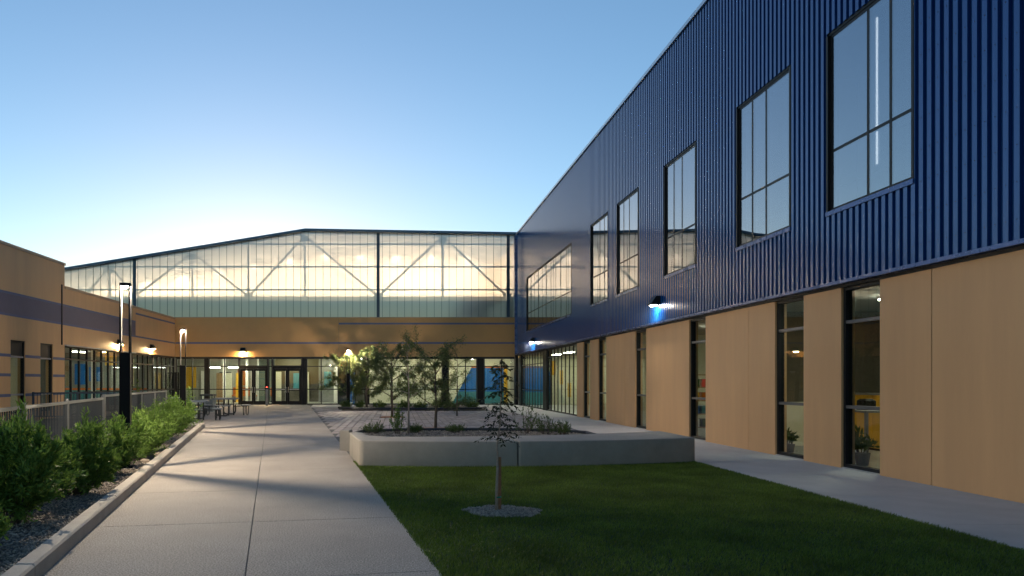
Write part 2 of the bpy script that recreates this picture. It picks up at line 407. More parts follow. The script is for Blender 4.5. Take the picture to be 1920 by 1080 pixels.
def stones(name, m, n, sampler, size, label):
    base = np.array([(1,0,0),(-1,0,0),(0,1,0),(0,-1,0),(0,0,1),(0,0,-1)], float)
    fc = np.array([(0,2,4),(2,1,4),(1,3,4),(3,0,4),(2,0,5),(1,2,5),(3,1,5),(0,3,5)])
    pts = sampler(n); n = len(pts)
    s = size*(.55+.9*RNG.rand(n, 1)**2); sc3 = s[:,None,:]*(.6+.6*RNG.rand(n, 6, 1))*np.array([1, 1, .6])
    a = RNG.rand(n)*6.283; ca, sa = np.cos(a), np.sin(a)
    B = base[None]*sc3; X = B[...,0]*ca[:,None]-B[...,1]*sa[:,None]; Yv = B[...,0]*sa[:,None]+B[...,1]*ca[:,None]
    V = np.stack([X+pts[:,0,None], Yv+pts[:,1,None], B[...,2]+pts[:,2,None]], -1).reshape(-1, 3)
    Fc = (fc[None]+6*np.arange(n)[:,None,None]).reshape(-1, 3)
    return tag(raw(name, V, Fc, m), label, 'gravel', kind='stuff')
# sapling pit
pit = [(1.22+.44*r_*math.cos(a), 7.86+.36*r_*math.sin(a)) for a, r_ in [(2*math.pi*k/36, math.sqrt(1+.12*math.sin(10*math.pi*k/36)+.08*math.sin(22*math.pi*k/36))) for k in range(36)]]
struct(MB().prism(pit, -.0035, .004).build('sapling_pit', 'soil'))
def samp_pit(n):
    x = 1.22+.5*(2*RNG.rand(n)-1); y = 7.86+.42*(2*RNG.rand(n)-1); k = in_pit(x, y); return np.c_[x[k], y[k], np.full(k.sum(), .008)]
stones('pit_gravel', 'stone_tan', 3000, samp_pit, .016, 'pale crushed gravel round the foot of the staked sapling')

# planting bed on the left with its kerb
bed = struct(MB().prism([(lx(-1)-.16, -1), (lx(22.5)-.16, 22.5), (-9.0, 22.5), (-5.0, 2), (-5.0, -1)], -.058, .05).build('planting_bed', 'soil'))
kerb = struct(MB().prism([(lx(-1)-.17, -1), (lx(-1)-.02, -1), (lx(22.58)-.02, 22.58), (lx(22.58)-.17, 22.58)], -.058, -.02).build('kerb', 'joint'))
yk = -1.0
while yk < 22.5:
    y1 = min(yk+3.05, 22.6)
    o = MB().prism([(lx(yk+.004)-.17, yk+.004), (lx(yk+.004)-.006, yk+.004), (lx(y1-.004)-.006, y1-.004), (lx(y1-.004)-.17, y1-.004)], -.0195, .135, .018).build('kerb_stone', 'concrete_kerb', kerb)
    yk += 3.05
def samp_bed(n):
    y = 4.2+18.2*RNG.rand(n)**1.6; x = lx(0)-.209*y - .18 - 1.9*RNG.rand(n)**1.5; return np.c_[x, y, .052+.008*RNG.rand(n)]
stones('bed_gravel', 'stone', 26000, samp_bed, .017, 'loose grey brown gravel under the row of green shrubs')
for k, (x, y, s) in enumerate(((-4.62, 12.55, .16), (-4.72, 12.95, .11), (-4.50, 12.2, .09))):
    m_ = MB(); n_ = 10
    ring = lambda r_, z: [(r_*s*(1+.25*math.sin(3*a+k))*math.cos(a), r_*s*.8*math.sin(a), z*s) for a in [2*math.pi*j/n_ for j in range(n_)]]
    for r_, z in ((.9, 0), (1.0, .3), (.8, .62), (.35, .78)): m_.v += ring(r_, z)
    for l_ in range(3):
        for j in range(n_): m_.f.append((l_*n_+j, l_*n_+(j+1)%n_, (l_+1)*n_+(j+1)%n_, (l_+1)*n_+j))
    m_.f.append(tuple(3*n_+j for j in range(n_)))
    tag(m_.build('boulder', 'stone_tan', loc=(x, y, .045), smooth=True), ('largest pale boulder in the gravel beside the kerb', 'medium boulder in the gravel behind the largest boulder', 'small boulder in the gravel in front of the largest boulder')[k], 'boulder')
# bench planter bed and far planter
struct(MB().prism(pb, -.058, .02).build('planter_bed', 'soil'))
tag(MB().tube([(x, y, .06) for x, y in pb[2:9]], .05, 6).build('bed_edging', 'edging'), 'black steel edging along the bed behind the concrete bench', 'edging')
def samp_pb(n):
    x = -1.2+6.4*RNG.rand(n); y = 14.5+5.9*RNG.rand(n); k = np.array([in_pb(a_, b_) for a_, b_ in zip(x, y)]); return np.c_[x[k], y[k], np.full(k.sum(), .025)]
stones('planter_gravel', 'stone', 9000, samp_pb, .03, 'dark gravel in the bed behind the concrete bench')
fb = [(-3.1, 36.4), (-2.3, 35.4), (0, 34.8), (2.6, 34.9), (4.4, 35.6), (4.8, 37.0), (4.6, 42.3), (-1.9, 42.3), (-2.2, 40.0), (-3.0, 39.3)]
struct(MB().prism(fb, -.055, .03).build('far_bed', 'soil'))
tag(MB().tube([(x, y, .10) for x, y in fb[:6]], .06, 6).build('far_bed_edging', 'edging'), 'dark curved edging of the bed before the lobby glass', 'edging')
def samp_fb(n):
    x = -2.2+6.6*RNG.rand(n); y = 35.4+6.6*RNG.rand(n); return np.c_[x, y, np.full(n, .035)]
stones('far_bed_gravel', 'stone_tan', 5000, samp_fb, .035, 'pale gravel in the bed before the lobby glass')

# ------------------------------------------------------------------ glazing helper
def glaze(parent, P, us, zs, n=0.0, mw=.055, depth=.12, frame='bronze', gl='glass', name='window', skip=(), light=None, gn=0.0):
    """one framed window: outer frame mesh with mullion, transom and pane sub-parts"""
    u0, u1, z0, z1 = us[0], us[-1], zs[0], zs[-1]; d0, d1 = n-depth/2, n+depth/2
    fr = MB().obox(P, u0, u0+mw, z0, z1, d0, d1).obox(P, u1-mw, u1, z0, z1, d0, d1)
    fr.obox(P, u0+mw, u1-mw, z1-mw, z1, d0, d1).obox(P, u0+mw, u1-mw, z0, z0+mw, d0, d1)
    w_ = fr.build(name, frame, parent)
    for u in us[1:-1]:
        MB().obox(P, u-mw/2, u+mw/2, z0+mw, z1-mw, d0+.004, d1-.004).build('mullion', frame, w_)
    for z in zs[1:-1]:
        for k in range(len(us)-1):
            a = us[k]+(mw if k == 0 else mw/2)
            b = us[k+1]-(mw if k == len(us)-2 else mw/2)
            MB().obox(P, a, b, z-mw/2, z+mw/2, d0+.008, d1-.008).build('transom', light or frame, w_)
    for i in range(len(us)-1):
        for j in range(len(zs)-1):
            if (i, j) in skip: continue
            a = us[i]+(mw if i == 0 else mw/2); b = us[i+1]-(mw if i == len(us)-2 else mw/2)
            c = zs[j]+(mw if j == 0 else mw/2); d = zs[j+1]-(mw if j == len(zs)-2 else mw/2)
            MB().obox(P, a, b, c, d, n+gn-.006, n+gn+.006).build('pane', gl, w_)
    return w_

# ================================================================== RIGHT BUILDING
PR = lambda u, z, n: (XR-n, u, z)
rb = empty('classroom_wing', (XR+3, 20, 0), label='two storey wing with navy corrugated metal siding over tan ground floor panels', cat='building')
def part(mb, name, m, parent, **k):
    o = mb.build(name, m, parent, **k); o.matrix_parent_inverse = Matrix.Translation(-Vector(parent.location)) if parent.parent is None and parent.type == 'EMPTY' else Matrix()
    return o
_old_link = link
def link(name, me, m, parent=None, loc=None, rz=0, smooth=False):
    o = _old_link(name, me, m, parent, loc, rz, smooth)
    if parent is not None and parent.type == 'EMPTY' and parent.get('world'):
        o.matrix_parent_inverse = Matrix.Translation(-Vector(parent.location))
    return o
rb['world'] = True
Z1 = 3.12
G = [(10.88, 11.83), (12.92, 13.9), (17.02, 17.99), (21.08, 22.05), (25.1, 26.1), (27.2, 28.2)]
piers = [(-2.5, 3.6), (3.6, 9.83), (9.83, 10.88), (11.83, 12.92), (13.9, 14.96), (14.96, 17.02), (17.99, 21.08), (22.05, 23.05), (23.05, 25.1), (26.1, 27.2), (28.2, 29.16)]
for a, b in piers:
    MB().obox(PR, a+(.007 if (a in (3.6, 9.83, 14.96, 23.05)) else 0), b-(.007 if b in (3.6, 9.83, 14.96, 23.05) else 0), -.05, Z1, -.24, 0).build('wall_panel', 'tan', rb)
for y in (3.6, 9.83, 14.96, 23.05):
    MB().obox(PR, y-.02, y+.02, -.04, Z1-.01, -.2, -.02).build('panel_joint', 'joint', rb)
for a, b in G:
    glaze(rb, PR, [a, b], [.02, 1.06, 2.52, Z1], n=-.10, mw=.055, light='bronze_light')
    MB().obox(PR, a+.002, b-.002, -.05, .019, -.2, -.01).build('window_sill', 'concrete_side', rb)
us = list(np.linspace(29.16, 34.95, 9))
glaze(rb, PR, us, [.02, 2.72, Z1], n=-.04, mw=.05, depth=.05)
us = list(np.linspace(35.9, 42.1, 9))
glaze(rb, PR, us, [.02, 1.0, 2.47, Z1], n=-.04, mw=.045, depth=.05)
for a, b in ((34.955, 35.895), (42.105, 43.4)):
    MB().obox(PR, a, b if b < 40 else 42.9, -.04, Z1-.001, -.25, .03).build('column', 'black', rb)
# dark strip in the gap and flashing beneath the siding
MB().obox(PR, -2.5, 43.62, Z1, Z1+.05, -.24, .02).build('gap_strip', 'bronze', rb)
MB().obox(PR, -2.5, 43.63, Z1+.052, Z1+.11, -.05, .135).build('flashing', 'trim_blue', rb)
# upper windows
A_ = lambda y0, y1: [y0, y0+.25*(y1-y0), y0+.51*(y1-y0), y1]
B_ = lambda y0, y1: [y0, y0+.45*(y1-y0), y0+.72*(y1-y0), y1]
UW = [(10.14, 12.1, A_), (13.3, 15.33, B_), (17.5, 19.5, B_), (21.66, 23.7, B_), (24.76, 26.9, A_)]
ZW0, ZW1, ZT = 4.50, 7.62, 5.56
upw = []
for y0, y1, fn in UW:
    glaze(rb, PR, fn(y0, y1), [ZW0, ZT, ZW1], n=-.02, mw=.055, depth=.07, gl='glass_up', gn=.022); upw.append((y0, y1, ZW0, ZW1))
glaze(rb, PR, list(np.linspace(29.96, 40.2, 11)), [ZW0-.05, ZT-.08, ZW1-.06], n=-.02, mw=.055, depth=.07, gl='glass_up', gn=.022); upw.append((29.96, 40.2, ZW0-.05, ZW1-.06))
for y0, y1, z0, z1 in upw:
    MB().obox(PR, y0-.05, y1+.05, z0-.075, z0, -.14, .075).build('sill_flashing', 'trim_blue', rb)
    MB().obox(PR, y0-.05, y1+.05, z1, z1+.05, -.14, .03).build('head_flashing', 'bronze', rb)
    for a, b in ((y0-.05, y0), (y1, y1+.05)):
        MB().obox(PR, a, b, z0+.001, z1-.001, -.14, .062).build('jamb_flashing', 'bronze', rb)
# corrugated siding in sheets of six ribs
PER, OUT, INN, RUN = .154, .078, .064, .006
ZS0, ZS1 = Z1+.10, 10.86
y = -2.4; sheets = []
while y < 43.5:
    prof = []
    for k in range(6):
        b = y+k*PER
        prof += [(b, .055), (b+OUT, .055), (b+OUT+RUN, .012), (b+OUT+RUN+INN, .012)]
    prof.append((y+6*PER, .055))
    y1 = y+6*PER
    pts = [p for p in prof if p[0] <= 43.66]
    if len(pts) > 1:
        cuts = [c for w_ in upw for c in (w_[0]-.045, w_[1]+.045) if pts[0][0] < c < pts[-1][0]]
        for c in cuts:
            for i in range(len(pts)-1):
                if pts[i][0] < c < pts[i+1][0]:
                    t = (c-pts[i][0])/(pts[i+1][0]-pts[i][0]); pts.insert(i+1, (c, pts[i][1]+t*(pts[i+1][1]-pts[i][1]))); break
        ms = {}
        for i in range(len(pts)-1):
            (ya, na), (yb, nb) = pts[i], pts[i+1]; yc = (ya+yb)/2
            spans = [(ZS0, ZS1, 'full')]
            for w_ in upw:
                if w_[0]-.045 < yc < w_[1]+.045: spans = [(ZS0, w_[2]-.07, 'low'), (w_[3]+.045, ZS1, 'high')]
            for z0, z1, kk in spans:
                m_ = ms.setdefault(kk, MB())
                n = len(m_.v); m_.v += [PR(ya, z0, na), PR(yb, z0, nb), PR(yb, z1, nb), PR(ya, z1, na)]
                m_.f.append((n, n+3, n+2, n+1))
        for m_ in ms.values(): s_ = m_.build('siding_sheet', 'siding', rb)
        if y < 10.5:   # screw rows on the nearest sheets
            sm = MB()
            for k in range(6):
                yc = y+k*PER+OUT*.45
                for zz in np.arange(3.5, 10.6, .46):
                    if any(w_[0]-.1 < yc < w_[1]+.1 and w_[2]-.15 < zz < w_[3]+.1 for w_ in upw): continue
                    sm.obox(PR, yc-.005, yc+.005, zz-.005, zz+.005, .0555, .0600)
            tag(sm.build('screw_heads', 'black', s_), kind='stuff')
    y = y1
MB().quadbox((XR-.155, 43.667, 3.2), (XR+.05, 44.25, ZS1-.01)).build('corner_leak_cover', 'trim_blue', rb)  # added over the corner gap to stop light leaking out
MB().quadbox((XR-.155, 43.42, -.04), (XR+.05, 43.95, 3.199)).build('corner_post', 'black', rb)
MB().obox(PR, -2.5, 43.66, ZS1, ZS1+.10, -.4, .10).build('coping', 'coping', rb)
# structure and rooms behind the skin
MB().obox(PR, -2.5, 43.6, ZS1-.35, ZS1-.002, -8, -.15).build('roof', 'ceil', rb)
MB().obox(PR, -2.5, 43.6, 3.16, 3.60, -8, -.15).build('floor_slab', 'ceil', rb)
sb = MB()   # backing wall behind siding
ends = sorted([(w_[0], w_[1], w_[2], w_[3]) for w_ in upw]); c = -2.5
for y0, y1, z0, z1 in ends:
    sb.obox(PR, c, y0-.05, 3.61, ZS1-.36, -.14, -.05); sb.obox(PR, y0-.05, y1+.05, 3.61, z0-.08, -.14, -.05); sb.obox(PR, y0-.05, y1+.05, z1+.06, ZS1-.36, -.14, -.05); c = y1+.05
sb.obox(PR, c, 43.6, 3.61, ZS1-.36, -.14, -.05)
sb.build('sheathing', 'dark_room', rb)
MB().obox(PR, -2.5, 43.6, 3.62, ZS1-.36, -6.2, -6.0).build('interior_wall', 'grey_wall', rb)
for y in (-2.5, 20.3, 28.4, 43.4):
    MB().obox(PR, y, y+.15, 3.62, ZS1-.36, -5.99, -.15).build('interior_wall', 'grey_wall', rb)
MB().obox(PR, -2.5, 43.6, -.05, .0, -6.2, -.245).build('interior_floor', 'int_floor', rb)
MB().obox(PR, -2.5, 24.2, .002, 3.15, -6.2, -6.0).build('interior_wall', 'brown_wall', rb); MB().obox(PR, 24.201, 43.6, .002, 3.15, -6.2, -6.0).build('interior_wall', 'cream', rb)
for y, d, m_ in ((-2.5, 5.99, 'cream'), (16.2, 5.99, 'brown_wall'), (24.2, 5.99, 'cream'), (28.62, 2.2, 'cream')):
    MB().obox(PR, y, y+.12, .002, 3.15, -d, -.25).build('interior_wall', m_, rb)
MB().obox(PR, 15.9, 16.0, .002, 1.02, -2.6, -.6).build('partition', 'cream', rb)
MB().obox(PR, 43.2, 43.3, .002, 3.15, -5.99, -.25).build('interior_wall', 'cream', rb)
MB().obox(PR, 43.10, 43.19, .003, 2.45, -1.55, -.26).build('blue_partition', 'blue_paint', rb)
MB().obox(PR, 43.06, 43.099, .004, .8, -1.56, -.262).build('blue_partition_base', 'teal_paint', rb)
for xx, z in ((2.1, 1.9), (2.6, 1.3), (3.1, .5)):
    MB().obox(PR, 43.14, 43.199, z, z+.9, -xx-.22, -xx).build('wall_board', 'yellow_paint', rb)
# ceiling lights of the right rooms
def ceiling_light(x, y, z, lx_, ly_, label, m='room_glow', group=None):
    e = empty('ceiling_light', (x, y, z), label=label, cat='light', group=group)
    MB().quadbox((-lx_/2-.02, -ly_/2-.02, .03), (lx_/2+.02, ly_/2+.02, .075)).build('housing', 'header', e)
    MB().quadbox((-lx_/2, -ly_/2, .0), (lx_/2, ly_/2, .0295)).build('diffuser', m, e)
    return e
for y in (12.8, 20.2, 26, 31, 34, 38, 41):
    ceiling_light(XR+1.9, y, 3.085, .3, 1.2, 'flush linear ceiling light in the ground floor room behind the tall windows', group='ground floor ceiling lights')
for y, m_ in ((11.0, 0), (18.2, 0), (33.0, 1), (37.5, 1)):
    ceiling_light(XR+2.6, y, 10.425, .3, 1.6, 'linear ceiling light in the upper room behind the navy siding', 'tube_glow', group='upper floor ceiling lights')

e = empty('tube_light', (9.5, 13.5, 5.8), label='slender vertical strip light glowing behind the first tall upper window', cat='light')
MB().quadbox((-.010, -.010, 0), (.010, .020, 2.9)).build('tube', 'tube_glow', e); MB().quadbox((-.03, .021, -.05), (.03, .06, 2.95)).build('housing', 'header', e)
for z_ in (-.15, 2.95): MB().quadbox((-.03, .021, z_), (.03, 6.6, z_+.03)).build('bracket', 'header', e)
# ================================================================== BACK BUILDING (lobby and hall)
PB = lambda u, z, n: (u, YB-n, z)
bb = empty('entrance_hall', (-3, YB+3, 0), label='lobby building with tan band and glowing translucent clerestory above its glass doors', cat='building'); bb['world'] = True
ZB0, ZB1 = 3.07, 5.56
XJ = -3.72
MB().obox(PB, XL+.002, XJ-.006, ZB0+.001, ZB1, -.28, 0).build('wall_panel', 'tan_back_shaded', bb)
MB().obox(PB, XJ+.006, XR-.16, ZB0+.001, ZB1, -.28, 0).build('wall_panel', 'tan_back_shaded', bb)
MB().obox(PB, XJ-.02, XJ+.02, ZB0+.02, ZB1-.01, -.2, -.02).build('panel_joint', 'joint', bb)
MB().obox(PB, XL+.03, XR-.165, 3.90, 4.01, -.01, .006).build('stripe', 'stripe', bb)
MB().obox(PB, XJ+.01, XR-.165, 5.14, 5.25, -.01, .006).build('stripe', 'stripe', bb)
MB().obox(PB, XL+.002, XR-.16, ZB1+.001, ZB1+.05, -.35, .03).build('coping', 'coping_tan', bb)
MB().obox(PB, XL+.02, XR-.17, ZB0-.08, ZB0, -.25, .01).build('head_trim', 'bronze', bb)
px = lambda x: (x-VX)*YB/F
def bays(xs, skip=()): return glaze(bb, PB, [px(x) for x in xs], [.02, .99, 2.46, ZB0-.081], n=-.10, mw=.055)
bays([330, 360, 384]); bays([391, 420, 448]); bays([502.5, 510.5]); bays([574.5, 602, 634, 666, 685]); bays([691, 733, 764.5, 797, 830]); bays([840.5, 873, 895]); bays([907.5, 941, 968.5])
for a, b in ((384.2, 390.8), (566.5, 574.2), (685.2, 690.8), (830.3, 840.2), (895.3, 907.2)):
    MB().obox(PB, px(a), px(b), -.04, ZB0-.082, -.24, -.01).build('column', 'black', bb)
for a, b in ((448.5, 502), (511, 566)):
    u0, u1 = px(a), px(b); um = (u0+u1)/2
    glaze(bb, PB, [u0, u1], [2.46, ZB0-.081], n=-.10, mw=.055, name='transom_light')
    MB().obox(PB, u0, u0+.07, .0, 2.459, -.17, -.03).obox(PB, u1-.07, u1, 0, 2.459, -.17, -.03).obox(PB, u0+.07, u1-.07, 2.30, 2.459, -.17, -.03).build('door_frame', 'black', bb)
    for s, (p, q) in enumerate(((u0+.075, um-.004), (um+.004, u1-.075))):
        st = .12
        m_ = MB().obox(PB, p, p+st, .015, 2.295, -.125, -.075).obox(PB, q-st, q, .015, 2.295, -.125, -.075)
        m_.obox(PB, p+st, q-st, 2.17, 2.295, -.125, -.075).obox(PB, p+st, q-st, .015, .24, -.125, -.075).obox(PB, p+st, q-st, .92, 1.04, -.125, -.075)
        d_ = m_.build('door', 'black', bb)
        for z0, z1 in ((.24, .92), (1.04, 2.17)): MB().obox(PB, p+st, q-st, z0, z1, -.105, -.095).build('pane', 'glass', d_)
        hx = q-.06 if s == 0 else p+.06
        hm = MB(); hm.tube([PB(hx, .80, -.07), PB(hx, .80, .0), PB(hx, 1.12, .0), PB(hx, 1.12, -.07)], .014, 8); hm.build('handle', 'rail_alu', d_)
        MB().obox(PB, p+st, q-st, .975, 1.005, -.072, -.05).build('push_bar', 'rail_alu', d_)
MB().obox(PB, XL+.02, XR, -.05, .012, -.25, -.03).build('sill', 'bronze', bb)
# lobby interior
YI = YB+.3
BX = lambda a, b, name, m_: MB().quadbox(a, b).build(name, m_, bb)
BX((XL-7, YI-.02, -.06), (XR+6, YB+9, 0), 'interior_floor', 'int_floor')
BX((XL-7, YI+.0, 3.32), (XR+.2, YB+9, 3.5), 'ceiling', 'ceil')
BX((XL-7, YB+8.8, .002), (XR+6, YB+9, 3.31), 'interior_wall', 'pale')
BX((-1.9, YB+3.2, .002), (XR+.1, YB+3.35, 3.31), 'interior_wall', 'cream')
BX((-9.9, YB+4.8, .002), (-9.0, YB+4.95, 3.31), 'interior_wall', 'green_wall')
BX((-5.6, YB+5.2, .002), (-3.0, YB+5.35, 3.31), 'interior_wall', 'grey_wall')
BX((-8.9, YB+6.6, .002), (-5.7, YB+6.75, 3.31), 'interior_wall', 'brown_wall')
BX((-3.9, YB+1.6, .002), (-3.1, YB+1.8, 2.5), 'interior_wall', 'dark_panel')
BX((-2.95, YB+2.3, .002), (-2.85, YB+2.4, 3.31), 'interior_column', 'blue_paint')  # blue-painted stand-in for a blue light inside the lobby
for x in (-13.1, -11.9, -10.35): BX((x, YB+3.0, .002), (x+.16, YB+3.16, 3.31), 'interior_column', 'white_wall')
for x in (-13.0, -12.4, -11.6): BX((x, YB+5.5, .002), (x+.5, YB+5.56, 2.1), 'interior_panel', ('cream', 'wood', 'yellow_paint')[int(-x) % 3])
rs_ = random.Random(5)
for x_, y_, w_, z0_, z1_, m_ in ((-20.5, 8.6, 1.1, .003, 2.2, 'wood'), (-17.6, 8.6, .9, .003, 2.2, 'dark_panel'), (-16.2, 8.6, .8, 1.0, 2.6, 'yellow_paint'), (-15.0, 8.6, .5, .003, 2.3, 'white_wall'), (-13.6, 8.6, .9, .003, 2.2, 'dark_panel'), (-12.2, 8.6, .6, 1.2, 2.4, 'orange_paint'), (-11.2, 8.6, .5, .003, 2.4, 'white_wall'), (-9.0, 6.45, .5, .003, 2.2, 'cream'), (-8.2, 6.45, .28, .003, 2.3, 'white_wall'), (-7.6, 6.45, .55, .9, 2.1, 'teal_paint'), (-6.8, 6.45, .35, .003, 2.2, 'cream'), (-5.2, 5.05, .5, 1.1, 2.2, 'teal_paint'), (-4.5, 5.05, .25, .003, 2.6, 'white_wall'), (-4.0, 5.05, .5, 2.2, 2.9, 'orange_paint'), (-3.4, 5.05, .2, .003, 2.5, 'blue_paint')):
    BX((x_, YB+y_, z0_), (x_+w_, YB+y_+.12, z1_), 'interior_panel', m_)
for x_ in (-9.4, -6.2): BX((x_, YB+2.2, .002), (x_+.1, YB+2.3, 3.31), 'interior_column', 'white_wall')
s2 = (YB+3.1)
q = lambda x: (x-VX)*s2/F
bp_ = [(q(848), .004), (q(884), 2.42), (q(944.5), 2.42), (q(944.5), .004)]
m_ = MB(); m_.v = [(x, YB+3.12, z) for x, z in bp_]+[(x, YB+3.195, z) for x, z in bp_]; m_.f = [(0,1,2,3),(7,6,5,4),(0,4,5,1),(1,5,6,2),(2,6,7,3),(3,7,4,0)][::1]
m_.build('blue_wall_panel', 'blue_paint', bb)
m_ = MB(); tz = .8; e_ = (tz-.004)/(2.42-.004); bx_ = q(848)+(q(884)-q(848))*e_
m_.v = [(q(848), YB+3.10, .005), (bx_, YB+3.10, tz), (q(944.4), YB+3.10, tz), (q(944.4), YB+3.10, .005)]; m_.v += [(x, YB+3.119, z) for x, _, z in m_.v]; m_.f = [(0,1,2,3),(7,6,5,4),(0,4,5,1),(1,5,6,2),(2,6,7,3),(3,7,4,0)]
m_.build('blue_panel_reflection', 'teal_paint', bb)  # reflection at the foot of the blue panel, painted as a teal sheet
BX((q(884), YB+3.09, 2.422), (q(951), YB+3.195, 2.50), 'orange_trim', 'orange_paint')
BX((q(945), YB+3.09, .004), (q(951.5), YB+3.195, 2.42), 'yellow_post', 'yellow_paint')
for x, y in ((-12.6, 1.8), (-11.0, 1.8), (-8.2, 1.6), (-5.2, 1.6), (-2.2, 1.5), (.6, 1.5), (3.4, 1.5), (6.3, 1.5), (-10.9, 5.0), (-7.5, 5.6), (-4.4, 4.2), (-12.8, 6.6)):
    ceiling_light(x, YB+y, 3.245, 1.25, .26, 'flush linear ceiling light in the lobby behind the entrance doors', group='lobby ceiling lights')
for x in (-12.4, -11.0, -10.6+.9):
    e = empty('pendant_light', (x, YB+2.6, 2.42), label='slim white linear pendant hung in the lobby above the orange seats', cat='light', group='linear pendants above the orange seats')
    MB().quadbox((-.42, -.05, .0), (.42, .05, .035)).build('diffuser', 'room_glow', e); MB().quadbox((-.43, -.055, .0355), (.43, .055, .07)).build('housing', 'header', e)
    for sx in (-.35, .35): MB().tube([(sx, 0, .07), (sx, 0, .90)], .006, 5).build('cable', 'steel_dark', e)
def booth(x, y, lab):
    e = empty('booth_seat', (x, y, 0), label=lab, cat='seat')
    MB().quadbox((-.6, -.25, .10), (.6, .25, .42)).build('base', 'grey_wall', e); MB().quadbox((-.6, -.27, .421), (.6, .12, .52)).build('cushion', 'orange_paint', e)
    MB().quadbox((-.6, .125, .421), (.6, .27, 1.05)).build('backrest', 'orange_paint', e); MB().quadbox((-.55, -.2, 0), (.55, .2, .0995)).build('plinth', 'black', e)
booth(-11.4, YB+6.2, 'orange padded booth seat behind the glass beside the white pillars'); booth(-9.55, YB+5.8, 'orange padded booth seat near the dark green lobby wall')
# ---- clerestory: translucent panels, girts, columns, truss, hall
YC = 44.02
def roofz(x): return 11.30 - (.1622*(-5.87-x) if x < -5.87 else .0177*(x+5.87))
YFAR = 51.4
XA, XBR = -32.0, XR-.06
pwid = .478
x = XA; k = 0
while x < XBR-.02:
    x1 = min(x+pwid, XBR)
    m_ = MB(); a, b = x+.010, x1-.010
    m_.v = [(a, YC, 5.62), (b, YC, 5.62), (b, YC, roofz(b)-.14), (a, YC, roofz(a)-.14)]; m_.v += [(p, YC+.03, z) for p, _, z in m_.v]
    m_.f = [(0,1,2,3),(7,6,5,4),(0,4,5,1),(1,5,6,2),(2,6,7,3),(3,7,4,0)]
    m_.build('translucent_panel', 'polycarbonate', bb)
    MB().quadbox((x1-.010, YC-.012, 5.62), (x1+.010, YC+.05, roofz(x1)-.15)).build('panel_batten', 'girt', bb)
    x = x1; k += 1
for z in (10.36, 8.90, 7.42):
    xs = XA if z < 7.1 else (-5.87-(11.3-z-.25)/.1622)
    MB().quadbox((max(XA, xs), YC+.055, z-.04), (XBR, YC+.16, z+.04)).build('girt', 'girt', bb)
for x in ((252-VX)*44/F, (709-VX)*44/F, (953-VX)*44/F, -27.0):
    MB().quadbox((x-.10, YC-.03, 5.62), (x+.10, YC+.30, roofz(x)-.16)).build('column', 'column_blue', bb)
# roof slab with fascia
m_ = MB()
pr = [(XA-.3, roofz(XA-.3)), (-5.87, 11.30), (XBR+.02, roofz(XBR))]
for yv, dz in ((YC-.30, 0), (YFAR+.6, 0)):
    for x, z in pr: m_.v += [(x, yv, z-.14), (x, yv, z)]
m_.f = [(0,2,3,1),(2,4,5,3),(6,7,9,8),(8,9,11,10),(1,3,9,7),(3,5,11,9),(0,6,8,2),(2,8,10,4),(0,1,7,6),(4,10,11,5)]
m_.build('hall_roof', 'fascia', bb)
m_ = MB()
for yv in (YC+.32, YFAR-.01):
    for x, z in pr: m_.v += [(x, yv, z-.24), (x, yv, z-.145)]
m_.f = [(0,2,3,1),(2,4,5,3),(6,7,9,8),(8,9,11,10),(1,3,9,7),(3,5,11,9),(0,6,8,2),(2,8,10,4),(0,1,7,6),(4,10,11,5)]
m_.build('hall_ceiling', 'hall_ceiling', bb)
def farwall(z0, m_name, nm, zt=None, yv=YFAR):
    m = MB(); xs = [XA, -5.87, XBR]
    for yy_ in (yv, yv+.15):
        for x in xs: m.v += [(x, yy_, z0), (x, yy_, (zt if zt else roofz(x)-.25))]
    m.f = [(0,2,3,1),(2,4,5,3),(6,7,9,8),(8,9,11,10),(1,3,9,7),(3,5,11,9),(0,6,8,2),(2,8,10,4),(0,1,7,6),(4,10,11,5)]
    m.build(nm, m_name, bb)
farwall(7.90, 'white_wall', 'hall_wall'); farwall(5.6, 'hall_dark', 'hall_wall', 7.899)
BX((XBR-.0, YC+.35, 5.6), (XBR+.12, YFAR, 10.6), 'hall_side_wall', 'grey_wall')
BX((XA-.2, YC, 5.6), (XA-.02, YFAR, 6.7), 'hall_side_wall', 'grey_wall')
BX((XA, YI, 3.55), (XBR, YFAR+.2, 5.55), 'hall_floor', 'hall_dark')
BX((XA, YC+.33, 5.556), (XBR-.01, YC+.42, 6.75), 'hall_light_block', 'light_block_blue')  # added to keep hall light off the lower translucent panels
# clutter inside the hall
for i in range(13): BX((-.6+i*.62, 47.5, 5.56), (-.3+i*.62, 47.6, 6.55), 'hall_baluster', 'hall_dark')
# truss
YT = 44.75
node = lambda x, y_: ((x-VX)*YT/F, YT, CAMH+(VY-y_)*YT/F)
bot = [node(160, 556), node(253, 556), node(466, 556), node(709, 556), node(951, 556)]; top = [node(207, 498), node(361, 474), node(572, 443), node(830, 443)]
MB().beam(node(110, 560), node(966, 560), .22, .26).build('bottom_chord', 'truss', bb)
for k in range(4):
    MB().beam(bot[k], top[k], .12, .12, (0,1,0)).build('truss_diagonal', 'truss', bb); MB().beam(top[k], bot[k+1], .12, .12, (0,1,0)).build('truss_diagonal', 'truss', bb)
    t_ = top[k]; MB().beam((t_[0], YT+.002, bot[0][2]), (t_[0], YT+.002, roofz(t_[0])-.26), .14, .14, (0,1,0)).build('truss_post', 'truss', bb)
    MB().quadbox((t_[0]-.26, YT-.02, roofz(t_[0])-.6), (t_[0]+.26, YT+.02, roofz(t_[0])-.255)).build('gusset_plate', 'truss', bb)
x_ = bot[2][0]; MB().beam((x_, YT+.002, bot[0][2]), (x_, YT+.002, roofz(x_)-.26), .14, .14, (0,1,0)).build('truss_post', 'truss', bb)
